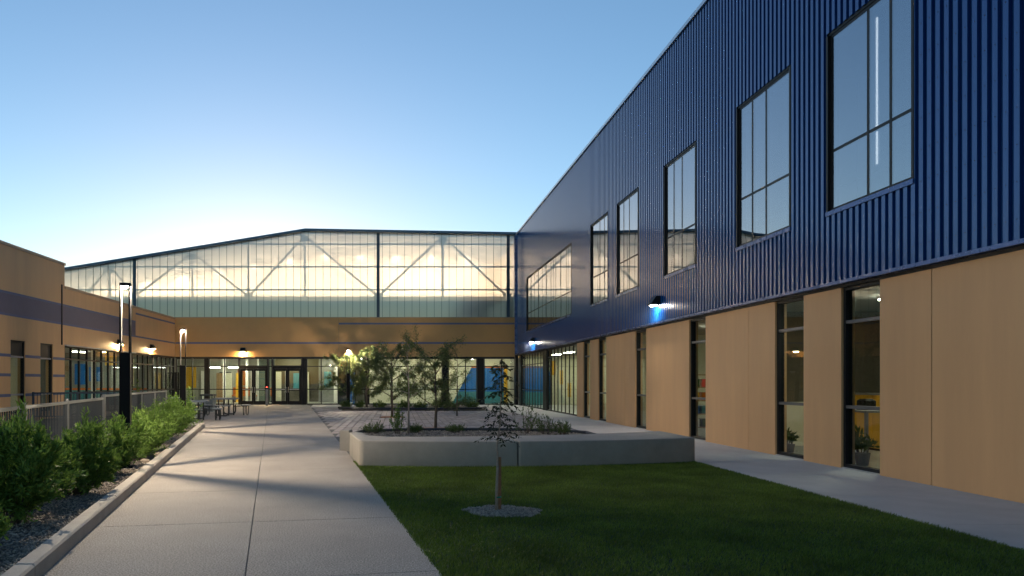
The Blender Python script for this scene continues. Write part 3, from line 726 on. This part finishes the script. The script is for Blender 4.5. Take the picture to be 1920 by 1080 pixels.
for b_ in bot[1:]: MB().quadbox((b_[0]-.28, YT-.02, b_[2]-.2), (b_[0]+.28, YT+.02, b_[2]+.22)).build('gusset_plate', 'truss', bb)
# high bay lights washing the far wall
for i in range(14):
    x = (940-VX)/25.0 - i*2.63
    z = roofz(x)-.55
    e = empty('high_bay_light', (x, 50.6, z), label='round high bay light hung under the hall ceiling behind the translucent panels', cat='light', group='high bay lights in the hall')
    MB().tube([(0,0,.10), (0,0,.30)], .012, 6).build('stem', 'steel_dark', e)
    MB().tube([(0,0,.12), (0,0,.06), (0,0,.0)], [.05, .14, .17], 14).build('shade', 'header', e)
    MB().tube([(0,0,-.005), (0,0,-.06)], [.14, .08], 12).build('bulb', 'hall_glow', e)

# ================================================================== LEFT BUILDING
PL = lambda u, z, n: (XL+n, u, z)
lb = empty('cafeteria_wing', (XL-3, 30, 0), label='low tan wing with purple grey band and striped wall behind the fence', cat='building'); lb['world'] = True
YS = 29.18
def lw_(a, b, z0, z1): MB().obox(PL, a, b, z0, z1, -.3, 0).build('wall_panel', 'tan', lb)
wins = [(25.1, 26.1), (27.2, 28.2)]
for a, b in ((8, 16.5), (16.512, 25.1), (26.1, 27.2), (28.2, YS)): lw_(a, b, -.04, 3.03)
lw_(8, 28.89, 3.031, 6.44); lw_(28.902, YS, 3.031, 6.44); lw_(YS+.001, 37.1, 3.071, 5.47); lw_(37.112, 43.69, 3.071, 5.47)
MB().obox(PL, 8, YS+.03, 6.441, 6.55, -.45, .04).build('coping', 'coping_tan', lb)
MB().obox(PL, YS+.031, 43.69, 5.471, 5.58, -.45, .04).build('coping', 'coping_tan', lb)
MB().obox(PL, 28.88, 28.95, 3.05, 5.6, -.0, .035).build('downpipe', 'bronze', lb)
MB().obox(PL, 8, 37.1, 3.99, 4.70, -.01, .006).build('band', 'band', lb)
MB().obox(PL, 8, 37.1, 4.701, 4.79, -.01, .010).build('band_trim', 'stripe', lb)
MB().obox(PL, 8, 43.66, 3.90, 3.989, -.01, .010).build('stripe', 'stripe', lb)
MB().obox(PL, 37.13, 43.66, 5.14, 5.24, -.01, .006).build('stripe', 'stripe', lb)
for z in (2.40, 1.68, .93):
    for a, b in ((8, 25.1), (26.1, 27.2), (28.2, YS)): MB().obox(PL, a, b, z, z+.11, -.01, .006).build('stripe', 'stripe', lb)
for a, b in wins:
    w_ = glaze(lb, PL, [a, b], [.3, 1.0, 2.42, 3.03], n=-.10, mw=.06, light='header', skip=((0, 2),))
    MB().obox(PL, a+.06, b-.06, 2.46, 2.965, -.13, -.08).build('louvre_panel', 'dark_panel', w_)
    MB().obox(PL, a, b, -.04, .299, -.3, -.01).build('wall_panel', 'tan', lb)
us = [YS, 29.85] + [29.85+.77*k for k in range(1, 18)] + [43.62]
glaze(lb, PL, us, [.02, 1.0, 2.46, 3.02], n=-.06, mw=.065, depth=.10)
MB().obox(PL, YS, 37.0, 3.02, 3.07, -.3, .09).build('header_flashing', 'header', lb)
MB().obox(PL, 37.001, 43.65, 3.021, 3.07, -.3, .02).build('header_flashing', 'bronze', lb)
LB = lambda a, b, name, m_: MB().quadbox(a, b).build(name, m_, lb)
LB((XL-8, 8, 5.2), (XL-.31, 43.6, 5.44), 'roof', 'ceil'); LB((XL-8, 8, 3.3), (XL-.31, 43.6, 3.45), 'ceiling', 'ceil')
LB((XL-8, 8, -.05), (XL-.301, 43.6, .0), 'interior_floor', 'int_floor'); LB((XL-8.2, 8, .0), (XL-8, 43.6, 6.4), 'interior_wall', 'grey_wall')
LB((XL-7.9, 8, .002), (XL-.31, 8.2, 6.4), 'interior_wall', 'cream'); LB((XL-7.9, 28.6, .002), (XL-.9, 28.75, 3.29), 'interior_wall', 'cream')
LB((XL-5.0, 30.2, .002), (XL-4.9, 36, 1.05), 'counter_front', 'blue_paint'); LB((XL-5.1, 30.1, 1.051), (XL-4.6, 36.1, 1.13), 'counter_top', 'orange_paint')
LB((XL-7.99, 33, 1.2), (XL-7.93, 35.6, 2.7), 'wall_screen', 'blue_paint'); LB((XL-7.99, 37.4, 2.1), (XL-7.93, 38.4, 2.7), 'wall_board', 'yellow_paint')
LB((XL-7.9, 42.9, .002), (XL-.35, 43.0, 3.29), 'interior_wall', 'grey_wall'); LB((XL-7.8, 42.82, .95), (XL-1.5, 42.899, 1.08), 'wall_rail', 'orange_paint'); LB((XL-7.8, 42.84, .004), (XL-1.5, 42.899, .949), 'wall_base', 'teal_paint')
for x_, z0_, z1_, m_ in ((-20.2, 1.3, 2.6, 'blue_paint'), (-19.3, 1.5, 2.4, 'blue_paint'), (-18.3, 2.5, 3.1, 'yellow_paint'), (-17.2, 1.2, 2.9, 'cream'), (-21.3, 1.2, 2.8, 'wood')): LB((x_, 42.80, z0_), (x_+.7, 42.899, z1_), 'wall_board', m_)
for y in (31.5, 38.4): LB((XL-3.0, y, .002), (XL-2.8, y+.2, 3.29), 'interior_column', 'white_wall')
for y in (25.5, 32, 36, 40.5): ceiling_light(XL-4.6, y, 3.225, .3, 1.3, 'flush linear ceiling light in the low wing behind the ribbon glazing', group='low wing ceiling lights')

# ------------------------------------------------------------------ wall sconces
def sconce(P, u, z, m, label, group, n0=0.0):
    o = P(u, z, n0); e = empty('wall_sconce', o, label=label, cat='wall light', group=group)
    Q = lambda a, b, c: tuple(Vector(P(u+a, z+b, n0+c))-Vector(o))
    h = MB(); wd = .15
    pf = [(.0, -.13), (.26, -.13), (.27, -.09), (.12, .13), (.0, .13)]   # (n, z)
    a = [Q(-wd, zz, n) for n, zz in pf]; b = [Q(wd, zz, n) for n, zz in pf]; h.v = a+b; k = len(pf)
    h.f = [tuple(range(k)), tuple(range(2*k-1, k-1, -1))]+[(i, k+i, k+(i+1)%k, (i+1)%k) for i in range(k)]
    h.build('housing', 'black', e)
    l_ = MB(); p, q_ = Q(-.09, -.150, .08), Q(.09, -.132, .21); l_.quadbox(p, q_); l_.build('lens', m, e)
    MB().quadbox(Q(-.06, -.08, -.02), Q(.06, .08, .004)).build('back_plate', 'black', e)
sconce(PL, 34.8, 3.50, 'sconce_warm', 'black wedge sconce over the ribbon glazing next to the purple grey band', 'wedge sconces on the low wing')
sconce(PL, 39.4, 3.50, 'sconce_warm', 'black wedge sconce over the ribbon glazing near the inside corner', 'wedge sconces on the low wing')
sconce(PB, (456-VX)*YB/F, 3.52, 'sconce_warm', 'black wedge sconce with yellow glow above the entrance doors', None)
sconce(PR, 19.95, 3.85, 'sconce_cool', 'black wedge sconce on navy siding below the row of tall windows', 'wedge sconces on navy siding', .055)
sconce(PR, 38.05, 3.80, 'sconce_cool', 'black wedge sconce on navy siding under the wide window', 'wedge sconces on navy siding', .055)

# ------------------------------------------------------------------ light columns
def light_column(x, y, rz, label, H=3.12, zb=0.0):
    e = empty('light_column', (x, y, zb), rz, label, 'street lamp', 'slim black light columns'); s = .085
    MB().quadbox((-s, -s, .03), (s, s, 1.93)).build('post', 'lamp_black', e)
    MB().quadbox((-.13, -.13, -.05), (.13, .13, .03)).build('base_plate', 'lamp_black', e)
    for sx in (-1, 1):
        for sy in (-1, 1):
            MB().quadbox((sx*s, sy*s, 1.93), (sx*(s-.022), sy*(s-.022), H-.05)).build('leg', 'lamp_black', e)
    MB().quadbox((-s, -s, H-.05), (s, s, H)).build('cap', 'lamp_black', e)
    MB().disc((0, 0, H-.058), .05, 16, .007).build('lens_ring', 'lamp_inner', e)
    MB().disc((0, 0, H-.085), .013, 12, .026).build('lens', 'lamp_glow', e)
    MB().quadbox((-s+.022, -.018, 1.94), (-s+.026, .018, H-.06)).build('reflector', 'lamp_inner', e)
light_column(-4.57, 11.5, R(12), 'tall black light column rising from the shrubs beside the kerb', zb=.05, H=3.10)
light_column(-6.50, 20.75, R(12), 'black light column at the end of the shrub row by the picnic tables', zb=.05, H=3.05)
light_column(-2.62, 36.9, R(0), 'black light column glowing inside the tree before the lobby glass', H=3.2)

# ------------------------------------------------------------------ fences
def fence(pts, zt, zb, step, label, mrail, mpick, posts, name='picket_fence', rail_h=.06, rw=.05, cap=False):
    (xa, ya), (xb, yb) = pts; L_ = math.hypot(xb-xa, yb-ya); ang = math.atan2(yb-ya, xb-xa)
    e = empty(name, (xa, ya, 0), ang, label, 'fence')
    MB().quadbox((0, -rw/2, zt-rail_h), (L_, rw/2, zt)).build('top_rail', mrail, e)
    MB().quadbox((0, -rw/2, zb), (L_, rw/2, zb+.04)).build('bottom_rail', mpick, e)
    pk = MB().quadbox((-.008, -.010, zb+.04), (.008, .010, zt-rail_h)).mesh('picket')
    n = int(L_/step)
    for i in range(n):
        u = step*(i+.5)
        if u < L_-.02: link('picket', pk, mpick, e, (u, 0, 0))
    for u in posts:
        p = MB().quadbox((u-.03, -.034, -.05), (u+.03, .034, zt+.015)).build('post', mrail, e)
        if cap: MB().tube([(u, 0, zt+.015), (u, 0, zt+.04), (u, 0, zt+.06)], [.04, .035, .01], 8).build('post_cap', 'galv', p)
fence(((-5.35, 6.5), (-7.66, 17.8)), 1.08, .12, .105, 'long galvanised picket fence behind the near shrubs', 'galv', 'fence_pale', [.05, 2.7, 5.4, 8.1, 11.5], cap=True)
fence(((-7.67, 17.86), (-8.95, 26.45)), 1.15, .12, .105, 'slightly taller galvanised fence run behind the light columns', 'galv', 'fence_pale', [.04, 2.2, 4.4, 6.5, 8.64])
fence(((-14.15, 26.5), (-9.02, 26.5)), 1.07, .12, .13, 'dark blue picket fence between the low wing and the galvanised fence', 'fence_dark', 'fence_dark', [.04, 1.75, 3.4, 5.0], rail_h=.05)

# ------------------------------------------------------------------ bench wall
Zb = .45
def arc(y0, ym, y1, x0, x1, n):
    out = []
    for i in range(n+1):
        t = i/n; out.append((x0+(x1-x0)*t, (1-t)*(1-2*t)*y0+4*t*(1-t)*ym+t*(2*t-1)*y1))
    return out
front = arc(12.10, 12.02, 12.72, -.62, 5.58, 22)
back = arc(12.98, 13.30, 14.45, -.15, 5.58, 22)
def back_at(x):
    for i in range(len(back)-1):
        if back[i][0] <= x <= back[i+1][0]:
            t = (x-back[i][0])/(back[i+1][0]-back[i][0]); return back[i][1]+t*(back[i+1][1]-back[i][1])
    return back[0][1]
def front_at(x):
    for i in range(len(front)-1):
        if front[i][0] <= x <= front[i+1][0]:
            t = (x-front[i][0])/(front[i+1][0]-front[i][0]); return front[i][1]+t*(front[i+1][1]-front[i][1])
xj = 2.13
be = empty('concrete_bench', (2.5, 12.8, 0), label='low curved concrete bench wall between the lawn and the paved court', cat='bench'); be['world'] = True
blk1 = [(-.56+.12*math.cos(a), 12.22+.12*math.sin(a)) for a in np.linspace(R(188), R(268), 7)] + [p for p in front if -.45 < p[0] < xj-.02] + [(xj-.008, front_at(xj)), (xj-.008, back_at(xj))] + [p for p in reversed(back) if p[0] < xj-.1] + [(-.3, 13.06), (-.52, 13.25), (-.62, 13.5), (-.70, 14.05), (-.84, 14.15), (-.98, 14.08)]
blk2 = [(xj+.008, front_at(xj))] + [p for p in front if xj+.05 < p[0] < 5.5] + [(5.53, 12.72), (5.58, 12.78)] + [(5.58, 14.35), (5.5, 14.43)] + [p for p in reversed(back) if xj+.1 < p[0] < 5.4] + [(xj+.008, back_at(xj))]
for b_ in (blk1, blk2):
    o = MB().prism(b_, -.05, Zb, .0).build('bench_block', 'concrete_bench', be); o.data.shade_smooth()
    md = o.modifiers.new('bevel', 'BEVEL'); md.width = .022; md.segments = 3; md.limit_method = 'ANGLE'; md.angle_limit = R(40)
tag(MB().prism([(-1.24, 14.80), (-1.03, 14.74), (-.98, 15.05), (-1.18, 15.10)], -.05, .44, .02).build('concrete_block', 'concrete_bench'), 'small concrete block at the walk edge behind the bench end', 'block')

# ------------------------------------------------------------------ plants
def leaves(pos, dirs, ln, wd, tilt=.35):
    """rhombus leaves, slightly folded; pos (n,3), dirs (n,3)"""
    n = len(pos); d = dirs/np.linalg.norm(dirs, axis=1, keepdims=True)
    r = RNG.randn(n, 3); s = np.cross(d, r); s /= np.linalg.norm(s, axis=1, keepdims=True)+1e-9
    L_ = (ln*(.6+.8*RNG.rand(n)))[:,None]; W_ = (wd*(.6+.8*RNG.rand(n)))[:,None]
    V = np.stack([pos, pos+d*L_*.5+s*W_*.5, pos+d*L_, pos+d*L_*.5-s*W_*.5], 1).reshape(-1, 3)
    return V, np.arange(4*n).reshape(n, 4)
def shrub(name, x, y, z, r, h, nl, label, group, ln=.072, wd=.020, m='leaf_shrub', cat='shrub', stems=26, flare=.75, stemr=.006, barkm='bark'):
    e = empty(name, (x, y, z), RNG.rand()*6, label, cat, group)
    P_, D_ = [], []; sm = MB()
    lob = RNG.rand(5)*6.28
    for i in range(stems):
        a = RNG.rand()*6.283; rad = r*math.sqrt(RNG.rand()); hh = h*(1-.42*(rad/r)**2)*(.72+.34*RNG.rand())*(1+.10*math.sin(3*a+lob[0]))
        tip = np.array([rad*math.cos(a), rad*math.sin(a), hh]); base = np.array([.06*math.cos(a), .06*math.sin(a), -.02])
        mid = base*.5+tip*np.array([.62, .62, .40])
        def bez(t): return (1-t)**2*base+2*t*(1-t)*mid+t*t*tip
        sm.tube([tuple(bez(t)) for t in (0, .35, .7, 1)], [stemr*1.6, stemr*1.2, stemr*.8, stemr*.3], 5, cap=False)
        side = [(bez(t), RNG.randn(3)*.10*r/.5+np.array([math.cos(a)*.10, math.sin(a)*.10, .11])*(r/.5)) for t in (.3, .42, .55, .68, .8)]
        segs = [(bez(.25), bez(.55)), (bez(.5), bez(1.0)), (bez(.7), bez(1.0)+np.array([0,0,.03]))] + [(p, p+v_) for p, v_ in side]
        per = int(nl/stems/len(segs))
        for p0, p1 in segs:
            t = RNG.rand(per)[:,None]; pts = p0+(p1-p0)*t+RNG.randn(per, 3)*.018*r/.5
            dd = (p1-p0)/np.linalg.norm(p1-p0); dirs = dd*.75+RNG.randn(per, 3)*.55+np.array([0,0,.35])
            k = pts[:,2] > .02; P_.append(pts[k]); D_.append(dirs[k])
    sm.build('stems', barkm, e)
    v, f = leaves(np.concatenate(P_), np.concatenate(D_), ln, wd)
    v[:,2] = np.maximum(v[:,2], .004)
    raw('foliage', v, f, m, e); return e
SH = [(-3.46, 5.35, .36, .58, 5000, 'low hop bush shrub next to the kerb, foremost of the row'),
      (-3.95, 6.95, .60, 1.08, 16000, 'largest bushy green shrub behind the foremost low shrub'),
      (-4.75, 8.3, .58, .96, 12000, 'tall green shrub against the galvanised fence behind the largest shrub'),
      (-4.12, 8.75, .52, 1.0, 12000, 'dense green shrub on the kerb side between the largest shrub and the light column'),
      (-4.46, 10.45, .50, .92, 11000, 'rounded green shrub just before the tall light column'),
      (-4.85, 12.4, .52, .86, 8000, 'small green shrub tucked behind the tall light column'),
      (-5.12, 13.9, .50, .84, 7000, 'light green shrub just beyond the tall light column'),
      (-5.45, 15.6, .55, .92, 7000, 'round green shrub midway between the two light columns'),
      (-5.92, 17.6, .55, .98, 6500, 'leafy green shrub second before the far light column'),
      (-6.3, 19.5, .52, 1.05, 6000, 'tall leafy shrub just before the far light column'),
      (-6.75, 21.6, .52, 1.16, 6000, 'tallest upright shrub at the end of the row by the tables')]
for x, y, r, h, nl, lab in SH:
    shrub('green_shrub', x, y, .05, r, h, nl, lab, 'green shrubs along the kerb')
def tree(name, x, y, z, H, spread, fork, label, nl, ln, wd, m='leaf_tree', bark='bark', r0=.05, lean=(0,0), nb=9, group=None, levels=2, drop=.15, seed=1):
    rs = np.random.RandomState(seed)
    e = empty(name, (x, y, z), 0, label, 'tree', group); tr = MB(); tw = MB(); P_, D_ = [], []
    pts = [(0,0,-.05)]; n = 6
    for i in range(1, n+1):
        t = i/n; pts.append((lean[0]*t+.03*rs.randn()*t, lean[1]*t+.03*rs.randn()*t, H*.82*t))
    tr.tube(pts, [r0*(1-.8*i/n) for i in range(n+1)], 8)
    tr.build('trunk', bark, e, smooth=True)
    def along(t):
        k = min(int(t*n), n-1); f_ = t*n-k; a, b = np.array(pts[k]), np.array(pts[k+1]); return a+(b-a)*f_
    ends = []
    for i in range(nb):
        t = fork + (1-fork)*(i+.3*rs.rand())/nb; a = i*2.4+rs.rand(); p0 = along(min(t, .99)); L1 = spread*(.55+.55*rs.rand())*(1-.45*max(0, t-.5))
        up = .45+.9*rs.rand()*(t)
        d = np.array([math.cos(a), math.sin(a), up]); d /= np.linalg.norm(d)
        p1 = p0+d*L1*.5+rs.randn(3)*.05; p2 = p1+(d+np.array([0,0,.15-drop]))*L1*.5+rs.randn(3)*.06
        tw.tube([tuple(p0), tuple(p1), tuple(p2)], [r0*.42, r0*.25, r0*.08], 5, cap=False)
        ends += [(p0+(p1-p0)*.5, p1), (p1, p2)]
        for j in range(6):
            s = rs.rand(); q0 = p1+(p2-p1)*s if j > 1 else p0+(p1-p0)*(.5+.5*s); q1 = q0+(d*.4+rs.randn(3)*.55+np.array([0,0,.1-drop*.4]))*L1*.38
            tw.tube([tuple(q0), tuple(q1)], [r0*.12, r0*.03], 4, cap=False); ends.append((q0, q1))
            for l_ in range(2):
                q2 = q0+(q1-q0)*rs.rand()+rs.randn(3)*L1*.13; q0b = q0+(q1-q0)*rs.rand(); tw.tube([tuple(q0b), tuple(q2)], [r0*.06, r0*.02], 3, cap=False); ends.append((q0b, q2))
    wts = rs.rand(len(ends))**1.6; wts /= wts.sum()
    for (a, b), w_ in zip(ends, wts):
        k = int(nl*w_)
        if k < 1: continue
        t = rs.rand(k)[:,None]**.7; P_.append(a+(b-a)*t+rs.randn(k, 3)*.05); D_.append((b-a)+rs.randn(k, 3)*.6*np.linalg.norm(b-a)+np.array([0,0,-.1]))
    tw.build('limbs', bark, e)
    v, f = leaves(np.concatenate(P_), np.concatenate(D_), ln, wd); raw('crown', v, f, m, e); return e
tree('court_tree', -.2, 28.65, .0, 3.05, 1.6, .26, 'young fine leaved tree in the farther orange granite pit', 17000, .065, .020, seed=3, nb=11, r0=.055)
tree('court_tree', 1.22, 21.45, .0, 2.6, 1.35, .24, 'young forked tree in the nearer orange granite pit', 15000, .055, .017, seed=5, nb=11, r0=.05)
tree('court_tree', -1.65, 37.4, .02, 3.3, 1.75, .18, 'bushy tree before the lobby glass lit by the light column', 19000, .075, .024, seed=8, nb=12, r0=.07)
tree('court_tree', -2.75, 37.9, .02, 3.0, 1.45, .25, 'dense tree wrapped round the glowing light column', 14000, .075, .024, seed=9, nb=10, r0=.06)
tree('court_tree', .33, 19.2, .0, 2.9, .75, .42, 'slender pale trunked tree in the bed behind the bench', 2200, .05, .016, bark='bark_pale', seed=12, nb=9, r0=.030)
tree('court_tree', 2.6, 29.5, .0, 3.3, 1.1, .45, 'thin wispy tree between the court pits and the right wing', 1500, .07, .02, seed=21, nb=8, r0=.035)
# sapling with pinnate leaves and its stake
def sapling(x, y):
    e = empty('sapling', (x, y, .0), 0, 'thin staked sapling with dark drooping leaves in the lawn', 'tree'); rs = np.random.RandomState(4)
    pts = [(0,0,-.04), (.005,0,.25), (.015,.0,.5), (.012,0,.75), (.04,.0,1.0), (.055,0,1.25), (.05,0,1.5), (.045,0,1.76)]
    MB().tube(pts, [.017,.015,.0135,.012,.010,.0075,.005,.003], 8).build('trunk', 'bark_pale', e, smooth=True)
    tw = MB(); P_, D_ = [], []
    for i in range(46):
        h = .78+.96*((i+rs.rand())/46); k = min(int(h/.25)+1, 6); x0 = np.interp(h, [p[2] for p in pts], [p[0] for p in pts]); a = i*2.4
        p0 = np.array([x0, 0, h]); L1 = (.10+.17*rs.rand())*(1.15-.55*(h-.78)); d = np.array([math.cos(a), math.sin(a), .5]); p1 = p0+d*L1*.6; p2 = p1+np.array([d[0]*L1*.5, d[1]*L1*.5, -.06-.05*rs.rand()])
        tw.tube([tuple(p0), tuple(p1), tuple(p2)], [.003, .002, .001], 4, cap=False)
        for t in np.linspace(.25, 1, 7):
            b = (1-t)**2*p0+2*t*(1-t)*p1+t*t*p2
            for s in (-1, 1):
                P_.append(b); D_.append(np.array([-d[1]*s*.8+d[0]*.4, d[0]*s*.8+d[1]*.4, -.55+.3*rs.randn()]))
    tw.build('limbs', 'bark', e)
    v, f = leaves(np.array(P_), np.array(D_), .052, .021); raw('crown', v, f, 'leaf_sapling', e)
    st = MB().quadbox((.030, .03, -.05), (.064, .055, .62)).build('stake', 'stake')
    st.location = (x, y, 0); tag(st, 'short brown timber stake tied to the sapling', 'stake')
    MB().tube([(.0+.03*math.cos(a)+.025, .03*math.sin(a)*1.2+.02, .16) for a in np.linspace(0, 6.28, 13)], .010, 6).build('tie_band', 'tie', st)
    return e
sapling(1.15, 7.9)
# plants in the bed behind the bench and along it
gp = 'low plants behind the bench'
shrub('bed_shrub', .02, 19.3, .02, .30, .95, 1100, 'upright sparse shrub left of the slender tree in the bench bed'.replace('left of', 'beside'), gp, ln=.05, wd=.018, stems=9)
shrub('bed_shrub', 3.65, 19.4, .02, .34, .92, 1000, 'taller sparse shrub behind the middle of the bench', gp, ln=.055, wd=.016, m='leaf_ground', stems=9)
for x, y, r, h, lab in ((-.7, 19.4, .35, .25, 'low green tuft in the bench bed close to the concrete walk'), (.5, 19.6, .25, .22, 'small green tuft at the foot of the slender tree'), (1.7, 19.7, .3, .2, 'flat green tuft between the slender tree and the taller sparse shrub'), (4.15, 19.0, .3, .5, 'bright green tuft beside the taller sparse shrub'), (4.6, 18.9, .25, .38, 'bright green tuft at the bed end nearest the right wing')):
    shrub('grass_tuft', x, y, .02, r, h, 700, lab, gp, ln=.10, wd=.014, m='leaf_ground', cat='plant', stems=16)
FBL = ['low green plant before the lobby glass beside the lamp lit bushy tree', 'low green plant in line with the trunk in the farther granite pit', 'low green plant just beyond the nearer granite pit tree', 'widest bright green clump along the curved dark edging', 'bright green clump touching the widest clump by the curved edging', 'low green plant before the blue wall panel in the lobby', 'low green plant between the bushy tree and the glowing light column', 'low green plant at the foot of the glowing light column']
for i, (x, y, r) in enumerate(((-.9, 35.8, .3), (.4, 36.0, .35), (1.2, 35.7, .3), (2.3, 35.8, .5), (2.9, 36.2, .45), (4.0, 36.2, .35), (-1.9, 36.6, .3), (-2.7, 36.4, .35))):
    shrub('bed_plant', x, y, .03, r, .42, 700, FBL[i], 'low plants before the lobby', ln=.12, wd=.03, m='leaf_ground', cat='plant', stems=14)
shrub('bed_plant', -10.6, 27.6, .0, .45, 1.45, 1500, 'leafy shrub growing behind the dark blue fence', None, ln=.12, wd=.05, m='leaf_ground', stems=14)

# ------------------------------------------------------------------ picnic tables, bin, pedestal
def picnic(x, y, rz, label):
    e = empty('picnic_table', (x, y, 0), rz, label, 'picnic table', 'metal picnic tables on the plaza')
    o = MB().prism([(-.5,-.44),(-.44,-.5),(.44,-.5),(.5,-.44),(.5,.44),(.44,.5),(-.44,.5),(-.5,.44)], .705, .765, .012).build('table_top', 'table_coat', e)
    for sx, sy in ((1,0),(-1,0),(0,1),(0,-1)):
        c = (sx*.86, sy*.86); a_, b_ = (.17, .36) if sx else (.36, .17)
        MB().prism([(c[0]-a_, c[1]-b_), (c[0]+a_, c[1]-b_), (c[0]+a_, c[1]+b_), (c[0]-a_, c[1]+b_)], .43, .47, .01).build('seat', 'table_coat', e)
        m_ = MB()
        for r_ in (.79, .94):
            px_ = lambda t, z: (sx*r_+sy*t, sy*r_+sx*t, z)
            m_.tube([px_(-.27, .43), px_(-.27, .16), px_(-.23, .06), px_(-.15, .022), px_(.15, .022), px_(.23, .06), px_(.27, .16), px_(.27, .43)], .022, 7)
        m_.tube([(sx*.95, sy*.95, .40), (sx*.30, sy*.30, .40)], .022, 7)
        a_ = (sx*.30-sy*.16, sy*.30+sx*.16); m_.tube([(a_[0], a_[1], 0), (a_[0], a_[1], .705)], .030, 8)
        m_.build('leg_frame', 'steel_dark', e)
    return e
picnic(-7.75, 26.2, R(10), 'blue grey metal picnic table next to the end of the shrub row')
picnic(-7.55, 30.2, R(4), 'blue grey metal picnic table closest to the entrance doors')
picnic(-9.9, 31.4, R(-6), 'blue grey metal picnic table beside the litter bin')
e = empty('litter_bin', (-9.45, 34.2, 0), label='square grey litter bin with hooded top behind the picnic tables', cat='bin')
MB().prism([(-.3,-.3),(.3,-.3),(.3,.3),(-.3,.3)], 0, .62, .02).build('body', 'bin_grey', e); MB().prism([(-.33,-.33),(.33,-.33),(.33,.33),(-.33,.33)], .78, .86, .03).build('lid', 'edging', e)
for sx in (-1, 1):
    for sy in (-1, 1): MB().quadbox((sx*.28, sy*.28, .60), (sx*.24, sy*.24, .79)).build('lid_post', 'edging', e)
e = empty('access_pedestal', ((500.5-VX)*41.9/F, 41.9, 0), label='slim steel access pedestal with red light between the door pairs', cat='pedestal')
MB().prism([(-.07,-.07),(.07,-.07),(.07,.07),(-.07,.07)], 0, 1.02, .01).build('post', 'galv', e); MB().quadbox((-.08, -.09, 1.021), (.08, .08, 1.18)).build('head', 'black', e); MB().quadbox((-.03, -.1, 1.12), (.03, -.0905, 1.16)).build('indicator', 'red_led', e)

# ------------------------------------------------------------------ furniture behind the right windows
e = empty('work_table', (XR+1.5, 13.7, 0), label='narrow work table behind the tall window facing the lawn', cat='table')
MB().quadbox((-.3, -.75, .90), (.3, .75, .94)).build('table_top', 'grey_wall', e)
for sx in (-1, 1):
    for sy in (-1, 1): MB().quadbox((sx*.28, sy*.72, 0), (sx*.23, sy*.67, .90)).build('leg', 'grey_wall', e)
e = empty('storage_cabinet', (XR+2.9, 14.4, 0), label='yellow storage cabinet behind the work table', cat='cabinet')
MB().quadbox((-.25, -1.4, .05), (.25, 1.4, 1.2)).build('body', 'yellow_paint', e); MB().quadbox((-.27, -1.42, 1.201), (.27, 1.42, 1.24)).build('top', 'grey_wall', e); MB().quadbox((-.22, -1.35, 0), (.22, 1.35, .0495)).build('plinth', 'black', e)
for k in range(3): MB().quadbox((-.262, -1.38+.93*k, .08), (-.2505, -.50+.93*k, 1.17)).build('door', 'yellow_paint', e)
tag(MB().tube([(XR+1.42, 13.75+.13*math.cos(a), 1.07+.13*math.sin(a)) for a in np.linspace(-.2, 3.4, 12)], .02, 8).build('red_arch', 'red_paint'), 'small red arch model standing on the work table', 'model')
o = MB().prism([(XR+1.38, 13.22), (XR+1.58, 13.22), (XR+1.58, 13.48), (XR+1.38, 13.48)], .941, 1.16, .04).build('desk_frame', 'black'); tag(o, 'small dark stand on the work table beside the red arch', 'stand')
def potted(x, y, s, label):
    e = shrub('potted_plant', x, y, .25*s, .16*s, .42*s, 260, label, None, ln=.14*s, wd=.05*s, m='leaf_ground', cat='plant', stems=8)
    MB().tube([(0,0,-.25*s), (0,0,.0)], [.10*s, .14*s], 14).build('pot', 'terracotta', e)
potted(XR+.62, 12.2, .9, 'leafy potted plant on the floor behind the tall window with the work table')
potted(XR+.62, 14.45, .7, 'small potted plant behind the tall window with the beige partition')
e = empty('book_shelf', (XR+1.15, 20.7, 0), R(0), label='open shelf with colourful boxes behind the window beyond the bench', cat='shelf')
for z in (.1, .5, .9, 1.3, 1.68): MB().quadbox((-.7, -.18, z), (.7, .18, z+.03)).build('shelf_board', 'wood', e)
for sx in (-1, 1): MB().quadbox((sx*.7, -.18, 0), (sx*.73, .18, 1.75)).build('side_panel', 'wood', e)
cols = ['blue_paint', 'red_paint', 'teal_paint', 'yellow_paint', 'white_wall', 'orange_paint', 'leaf_ground']
nm = {'blue_paint': 'blue', 'red_paint': 'red', 'teal_paint': 'teal', 'yellow_paint': 'yellow', 'white_wall': 'white', 'orange_paint': 'orange', 'leaf_ground': 'green'}
for r_, z in enumerate((.131, .531, .931, 1.331)):
    for k in range(4):
        m_ = cols[(r_*3+k*2) % 7]; x0 = XR+1.15-.62+.32*k
        tag(MB().prism([(x0, 20.55), (x0+.24, 20.55), (x0+.24, 20.81), (x0, 20.81)], z, z+.24, .015).build('storage_box', m_), '%s storage box on the %s shelf behind the window beyond the bench' % (nm[m_], ('lowest', 'second', 'third', 'top')[r_]), 'box', 'boxes on the shelf')
potted(XR+1.1, 21.5, 2.6, 'large potted plant standing behind the shelf of boxes')
